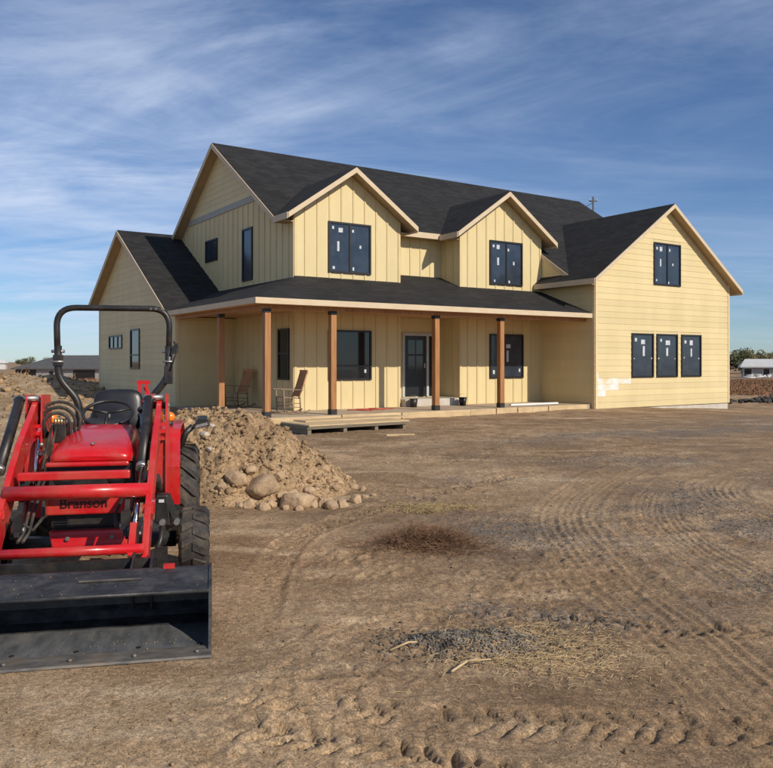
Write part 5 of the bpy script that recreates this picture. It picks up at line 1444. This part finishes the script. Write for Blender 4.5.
# flattened dead weeds
items = []
ra = nrg.uniform(0, 6.28, 2300); rq = np.abs(nrg.normal(size=2300)) * 0.56; wx = 0.32 + 0.50 * rq * np.cos(ra) + 0.15 * nrg.random(2300); wy = 6.95 + 0.26 * rq * np.sin(ra)
for x, y, z, rr in zip(wx, wy, HS(wx, wy), rq):
    k = max(0.25, 1 - rr * 0.75)
    hgt = rng.uniform(0.08, 0.30) * k * (1.15 if x < 0.25 else 0.75)
    dx, dy = rng.gauss(0.03, 0.09), rng.gauss(0, 0.08)
    items.append([(x, y, z - 0.005), (x + dx * 0.35, y + dy * 0.35, z + hgt * 0.6), (x + dx, y + dy, z + hgt)])
    if rng.random() < 0.6:
        items.append([(x + dx * 0.35, y + dy * 0.35, z + hgt * 0.6), (x + dx * 0.5 + rng.gauss(0, 0.03), y + dy * 0.5 + rng.gauss(0, 0.03), z + hgt * rng.uniform(0.7, 1.05)), (x + dx * 0.5 + rng.gauss(0, 0.05), y + dy * 0.5 + rng.gauss(0, 0.05), z + hgt * rng.uniform(0.75, 1.1))])
o = blades('weed_clump', items, 'weed', 0.0019); tag(o, 'low matted clump of dead brown weeds growing in the bare dirt', 'weeds')
items = []
wx = 0.52 + nrg.normal(size=420) * 0.22; wy = 8.75 + nrg.normal(size=420) * 0.10
for x, y, z in zip(wx, wy, HS(wx, wy)):
    items.append([(x, y, z - 0.004), (x + rng.gauss(0, 0.03), y + rng.gauss(0, 0.03), z + rng.uniform(0.02, 0.05)), (x + rng.gauss(0, 0.07), y + rng.gauss(0, 0.07), z + rng.uniform(0.01, 0.06))])
o = blades('grass_tuft', items, 'drygrass', 0.003); tag(o, 'thin tuft of dry yellow grass behind the dead weeds', 'grass', kind='stuff')

# ------------------------------------------------------------------ distance: neighbours, trees, weeds, power lines
M['hroof'] = mat('neighbour_roof', (0.075, 0.073, 0.072), (0.10, 0.097, 0.095), 0.9, 1.5, 5)
M['hwall'] = mat('neighbour_wall', (0.30, 0.285, 0.27), (0.36, 0.34, 0.32), 0.8, 0.8)
M['hwhite'] = mat('white_paint', (0.52, 0.52, 0.50), (0.6, 0.59, 0.57), 0.7, 1)
M['hred'] = mat('red_roof', (0.25, 0.09, 0.06), (0.3, 0.11, 0.08), 0.8, 1)
def far_house(loc, rz, L, D, h, rh, label, wallm, roofm, wins, hip=0.5, ov=0.6):
    t = empty('neighbour_house', loc, rz); tag(t, label, 'house')
    wl_ = MB().box(-L / 2, L / 2, -D / 2, D / 2, -1.5, h).build('wall', wallm, t)
    l2, d2 = L / 2 + ov, D / 2 + ov; rl = L / 2 - D / 2 * hip
    MB().add([(-l2, -d2, h), (l2, -d2, h), (l2, d2, h), (-l2, d2, h), (-rl, 0, h + rh), (rl, 0, h + rh), (-l2, -d2, h - 0.2), (l2, -d2, h - 0.2), (l2, d2, h - 0.2), (-l2, d2, h - 0.2)],
             [(0, 1, 5, 4), (1, 2, 5), (2, 3, 4, 5), (3, 0, 4), (6, 7, 1, 0), (7, 8, 2, 1), (8, 9, 3, 2), (9, 6, 0, 3), (9, 8, 7, 6)]).build('roof', roofm, t)
    for (x0, x1, z0, z1, k) in wins:
        o = MB().box(x0 - 0.12, x1 + 0.12, -D / 2 - 0.06, -D / 2 - 0.005, z0 - 0.12, z1 + 0.12).build('window' if k else 'opening', 'hwhite' if k else 'glass', t)
        if k: MB().box(x0, x1, -D / 2 - 0.09, -D / 2 - 0.062, z0, z1).build('pane', 'glass', o)
    return t
nh = far_house((-58.5, 160, -2.35), R(-8), 27, 11, 2.7, 2.6, 'low grey neighbouring house with dark hip roof beyond the dirt heaps', 'hwall', 'hroof',
               [(-13.2, -9.2, 0.0, 2.35, 0), (-6.4, -5.4, 0.5, 2.2, 1), (-5.0, -4.0, 0.5, 2.2, 1), (-1.2, 3.0, 0.2, 2.3, 0), (6, 8, 0.6, 2.2, 1)], hip=1.1)
far_house((-203, 420, -0.9), R(15), 6, 5, 2.0, 1.8, 'tiny pale far house on the left horizon', 'hwhite', 'hwhite', [(-2, -1, 0.8, 1.8, 1)], hip=0.2)
far_house((67.5, 145, -1.5), R(-20), 5.4, 5, 2.3, 1.35, 'distant grey farm building with pale metal roof', 'hwall', 'hwhite', [(-2.6, -1.4, 0.6, 1.9, 1), (0.5, 1.5, 0.6, 1.9, 1)], hip=0.15)
far_house((77, 158, -1.3), R(-5), 6.0, 6, 2.0, 1.1, 'distant white shed beside the farm building', 'hwhite', 'hwhite', [(-1.5, -0.2, 0.3, 1.6, 0)], hip=0.1)
# white stock tank trailers / stacked pipes by the far building
for k in range(5):
    x = 60.0 + 1.9 * k; y = 132 + 0.6 * k
    o = MB()
    n = 10
    for j in range(3 - k % 2): o.tube([(-0.9, 0.45 * j, 0.25), (0.9, 0.45 * j + 0.1, 0.25 + 0.15 * (k % 3))], 0.13, n)
    o.tube([(-0.6, 0.2, 0.6), (0.7, 0.3, 0.62)], 0.1, n)
    o = o.build('pipe_bundle', 'hwhite', None, loc=(x, y, H(x, y))); o.rotation_euler = (0, 0, 0.4 * k)
    tag(o, 'bundle of white pipes lying in the weeds before the far building', 'pipes', 'white pipe bundles')
# trees far right
M['leafa'] = mat('tree_leaves', (0.050, 0.060, 0.020), (0.085, 0.088, 0.030), 0.8, 0.6, 3)
M['leafb'] = mat('autumn_leaves', (0.10, 0.085, 0.028), (0.15, 0.115, 0.04), 0.8, 0.6, 3)
M['bark'] = mat('bark', (0.09, 0.07, 0.05), (0.12, 0.09, 0.065), 0.9, 4)
def tree(x, y, hgt, wid, label, leaf, seed):
    r = random.Random(seed); z0 = H(x, y)
    t = empty('tree', (x, y, z0)); tag(t, label, 'tree', 'trees on the far field edge')
    MB().tube([(0, 0, -0.3), (0.1, 0, hgt * 0.3), (0.0, 0.1, hgt * 0.7)], [0.22, 0.16, 0.05], 7).build('trunk', 'bark', t)
    V = []; F = []
    cl = [(r.gauss(0, wid * 0.26), r.gauss(0, wid * 0.26), hgt * r.uniform(0.32, 0.88), wid * r.uniform(0.16, 0.3)) for _ in range(14)]
    for _ in range(1100):
        c = cl[r.randrange(14)]
        d = Vector((r.gauss(0, 1), r.gauss(0, 1), r.gauss(0, 0.8))).normalized() * c[3] * r.uniform(0.5, 1.05)
        p = Vector(c[:3]) + d
        if p.z < hgt * 0.16: p.z = hgt * 0.16
        a = Vector((r.gauss(0, 1), r.gauss(0, 1), r.gauss(0, 1))).normalized() * r.uniform(0.14, 0.34); b = a.orthogonal().normalized() * a.length * 0.8
        o = len(V); V += [tuple(p + a), tuple(p + b), tuple(p - a), tuple(p - b)]; F.append((o, o + 1, o + 2, o + 3))
    mb = MB(); mb.v = V; mb.f = F; mb.sm = [False] * len(F)
    mb.build('crown', leaf, t, fix=False)
for i, (x, y, hh, w_, lf) in enumerate(((81, 190, 5.4, 6, 'leafb'), (87, 196, 6.0, 6.5, 'leafa'), (92.5, 190, 4.9, 6, 'leafb'), (97, 200, 5.0, 6, 'leafa'), (103, 205, 4.6, 6, 'leafa'), (99, 186, 5.6, 5.5, 'leafa'), (76, 186, 5.6, 6, 'leafa'), (84, 188, 5.0, 6, 'leafa'), (89.5, 193, 5.6, 6, 'leafb'), (95, 192, 4.6, 6, 'leafa'), (80, 200, 5.8, 7, 'leafa'), (101, 192, 5.0, 6, 'leafb'))):
    tree(x, y, hh, w_, 'round olive green tree on the far field edge' if lf == 'leafa' else 'yellowing autumn tree on the far field edge', lf, i)
for i, (x, y, hh, w_) in enumerate(((-250, 560, 6, 9), (-238, 560, 5.5, 8), (-214, 540, 6.5, 8), (-262, 575, 6, 8))):
    tree(x, y, hh, w_, 'small dark tree on the left horizon', 'leafa', 20 + i)
# brown weeds in the right field, and on the left banks
M['fieldweed'] = mat('field_weed', (0.17, 0.085, 0.045), (0.27, 0.15, 0.075), 0.9, 1.2, 4)
items = []
for _ in range(5200):
    y = rng.uniform(40, 120); x = y * rng.uniform(0.40, 0.56)
    items.append((x, y))
arr = np.array(items); kp = fbm(arr[:, 0] * 0.22, arr[:, 1] * 0.12, 3, 0.5, 95) > -0.12 - 0.010 * (arr[:, 1] - 40); arr = arr[kp]; items = [tuple(q) for q in arr]; hz = ground_height(arr[:, 0], arr[:, 1])
bl = []
for (x, y), z in zip(items, hz):
    hh = rng.uniform(0.10, 0.45); dx, dy = rng.gauss(0, 0.15), rng.gauss(0, 0.15)
    bl.append([(x, y, z - 0.05), (x + dx * 0.4, y, z + hh * 0.6), (x + dx, y + dy, z + hh)])
    bl.append([(x + 0.1, y, z - 0.05), (x + 0.1 - dx * 0.6, y, z + hh * 0.5), (x - dx, y - dy, z + hh * 0.8)])
o = blades('field_weeds', bl, 'fieldweed', 0.035); tag(o, 'rust brown dry weeds covering the field beyond the house', 'weeds', kind='stuff')
bl = []; items = []
for _ in range(3600):
    y = rng.uniform(36, 150); x = -y * rng.uniform(0.30, 0.62); items.append((x, y))
arr = np.array(items); hz = ground_height(arr[:, 0], arr[:, 1])
for (x, y), z in zip(items, hz):
    hh = rng.uniform(0.15, 0.5); dx, dy = rng.gauss(0, 0.15), rng.gauss(0, 0.15)
    bl.append([(x, y, z - 0.05), (x + dx * 0.4, y, z + hh * 0.6), (x + dx, y + dy, z + hh)])
o = blades('bank_weeds', bl, 'fieldweed', 0.03); tag(o, 'dry brown weeds on the rough ground before the neighbouring house', 'weeds', kind='stuff')
# dark heap of old asphalt at the far right
M['asphalt'] = mat('broken_asphalt', (0.03, 0.028, 0.027), (0.07, 0.064, 0.06), 0.9, 3, 6, bump=0.4, bscale=12)
hx, hy = 17.0, 35.5; HZ0 = H(17.9, 35.5)
pts, szs = [], []
for _ in range(260):
    u, v = rng.gauss(0, 1.0), rng.gauss(0, 0.4)
    x, y = hx + u * 1.0 + 0.9, hy + v
    pts.append((x - hx, y - hy, HZ0 + 0.26 * math.exp(-(u * u + (v / 0.5) ** 2) * 0.5) * rng.random())); szs.append(rng.uniform(0.07, 0.2))
o = scatter('rubble_heap', pts, szs, 'asphalt', None, 0.6, 0.2); o.location = (hx, hy, 0)
tag(o, 'low dark heap of broken asphalt past the right end of the house', 'rubble')
# clods over the banks on the left
pts, szs = [], []
xx = nrg.uniform(-26, -5, 9000); yy = nrg.uniform(12, 44, 9000); tt = terrain(xx, yy); hz = ground_height(xx, yy)
for i in np.where((tt > 0.22) & (nrg.random(9000) < 0.9))[0][:2600]:
    s = min(0.28, 0.03 + rng.expovariate(1 / 0.045)); pts.append((xx[i], yy[i], hz[i])); szs.append(s)
o = scatter('bank_clods', pts, szs, 'heapdirt', None, 0.7, 0.35); tag(o, 'clods and stones strewn over the bulldozed banks left of the house', 'clods', kind='stuff')

# power pole behind the house with its drop wire to the eave
px_, py_ = 11.62, 45.0
pole = MB().tube([(0, 0, -0.6), (0, 0, 11.1)], [0.075, 0.045], 10).build('utility_pole', 'bark', None, loc=(px_, py_, H(px_, py_)))
tag(pole, 'slim utility pole rising behind the roof of the farmhouse', 'pole')
MB().tube([(-0.22, 0, 10.85), (0.22, 0, 10.85)], 0.035, 6).build('cross_arm', 'bark', pole)
for k in (-0.2, 0.2): MB().tube([(k, 0, 10.87), (k, 0, 11.0)], 0.03, 6).build('insulator', 'doortrim', pole)
w0 = Vector((0, 0, 10.75)); q = hw(5.2, 9.5, zm(9.5) + 0.05) - Vector((px_, py_, pole.location.z))
MB().tube([w0.lerp(q, t) - Vector((0, 0, 1.0 * t * (1 - t))) for t in np.linspace(0, 1, 9)], 0.016, 5).build('drop_wire', 'bracket', pole)
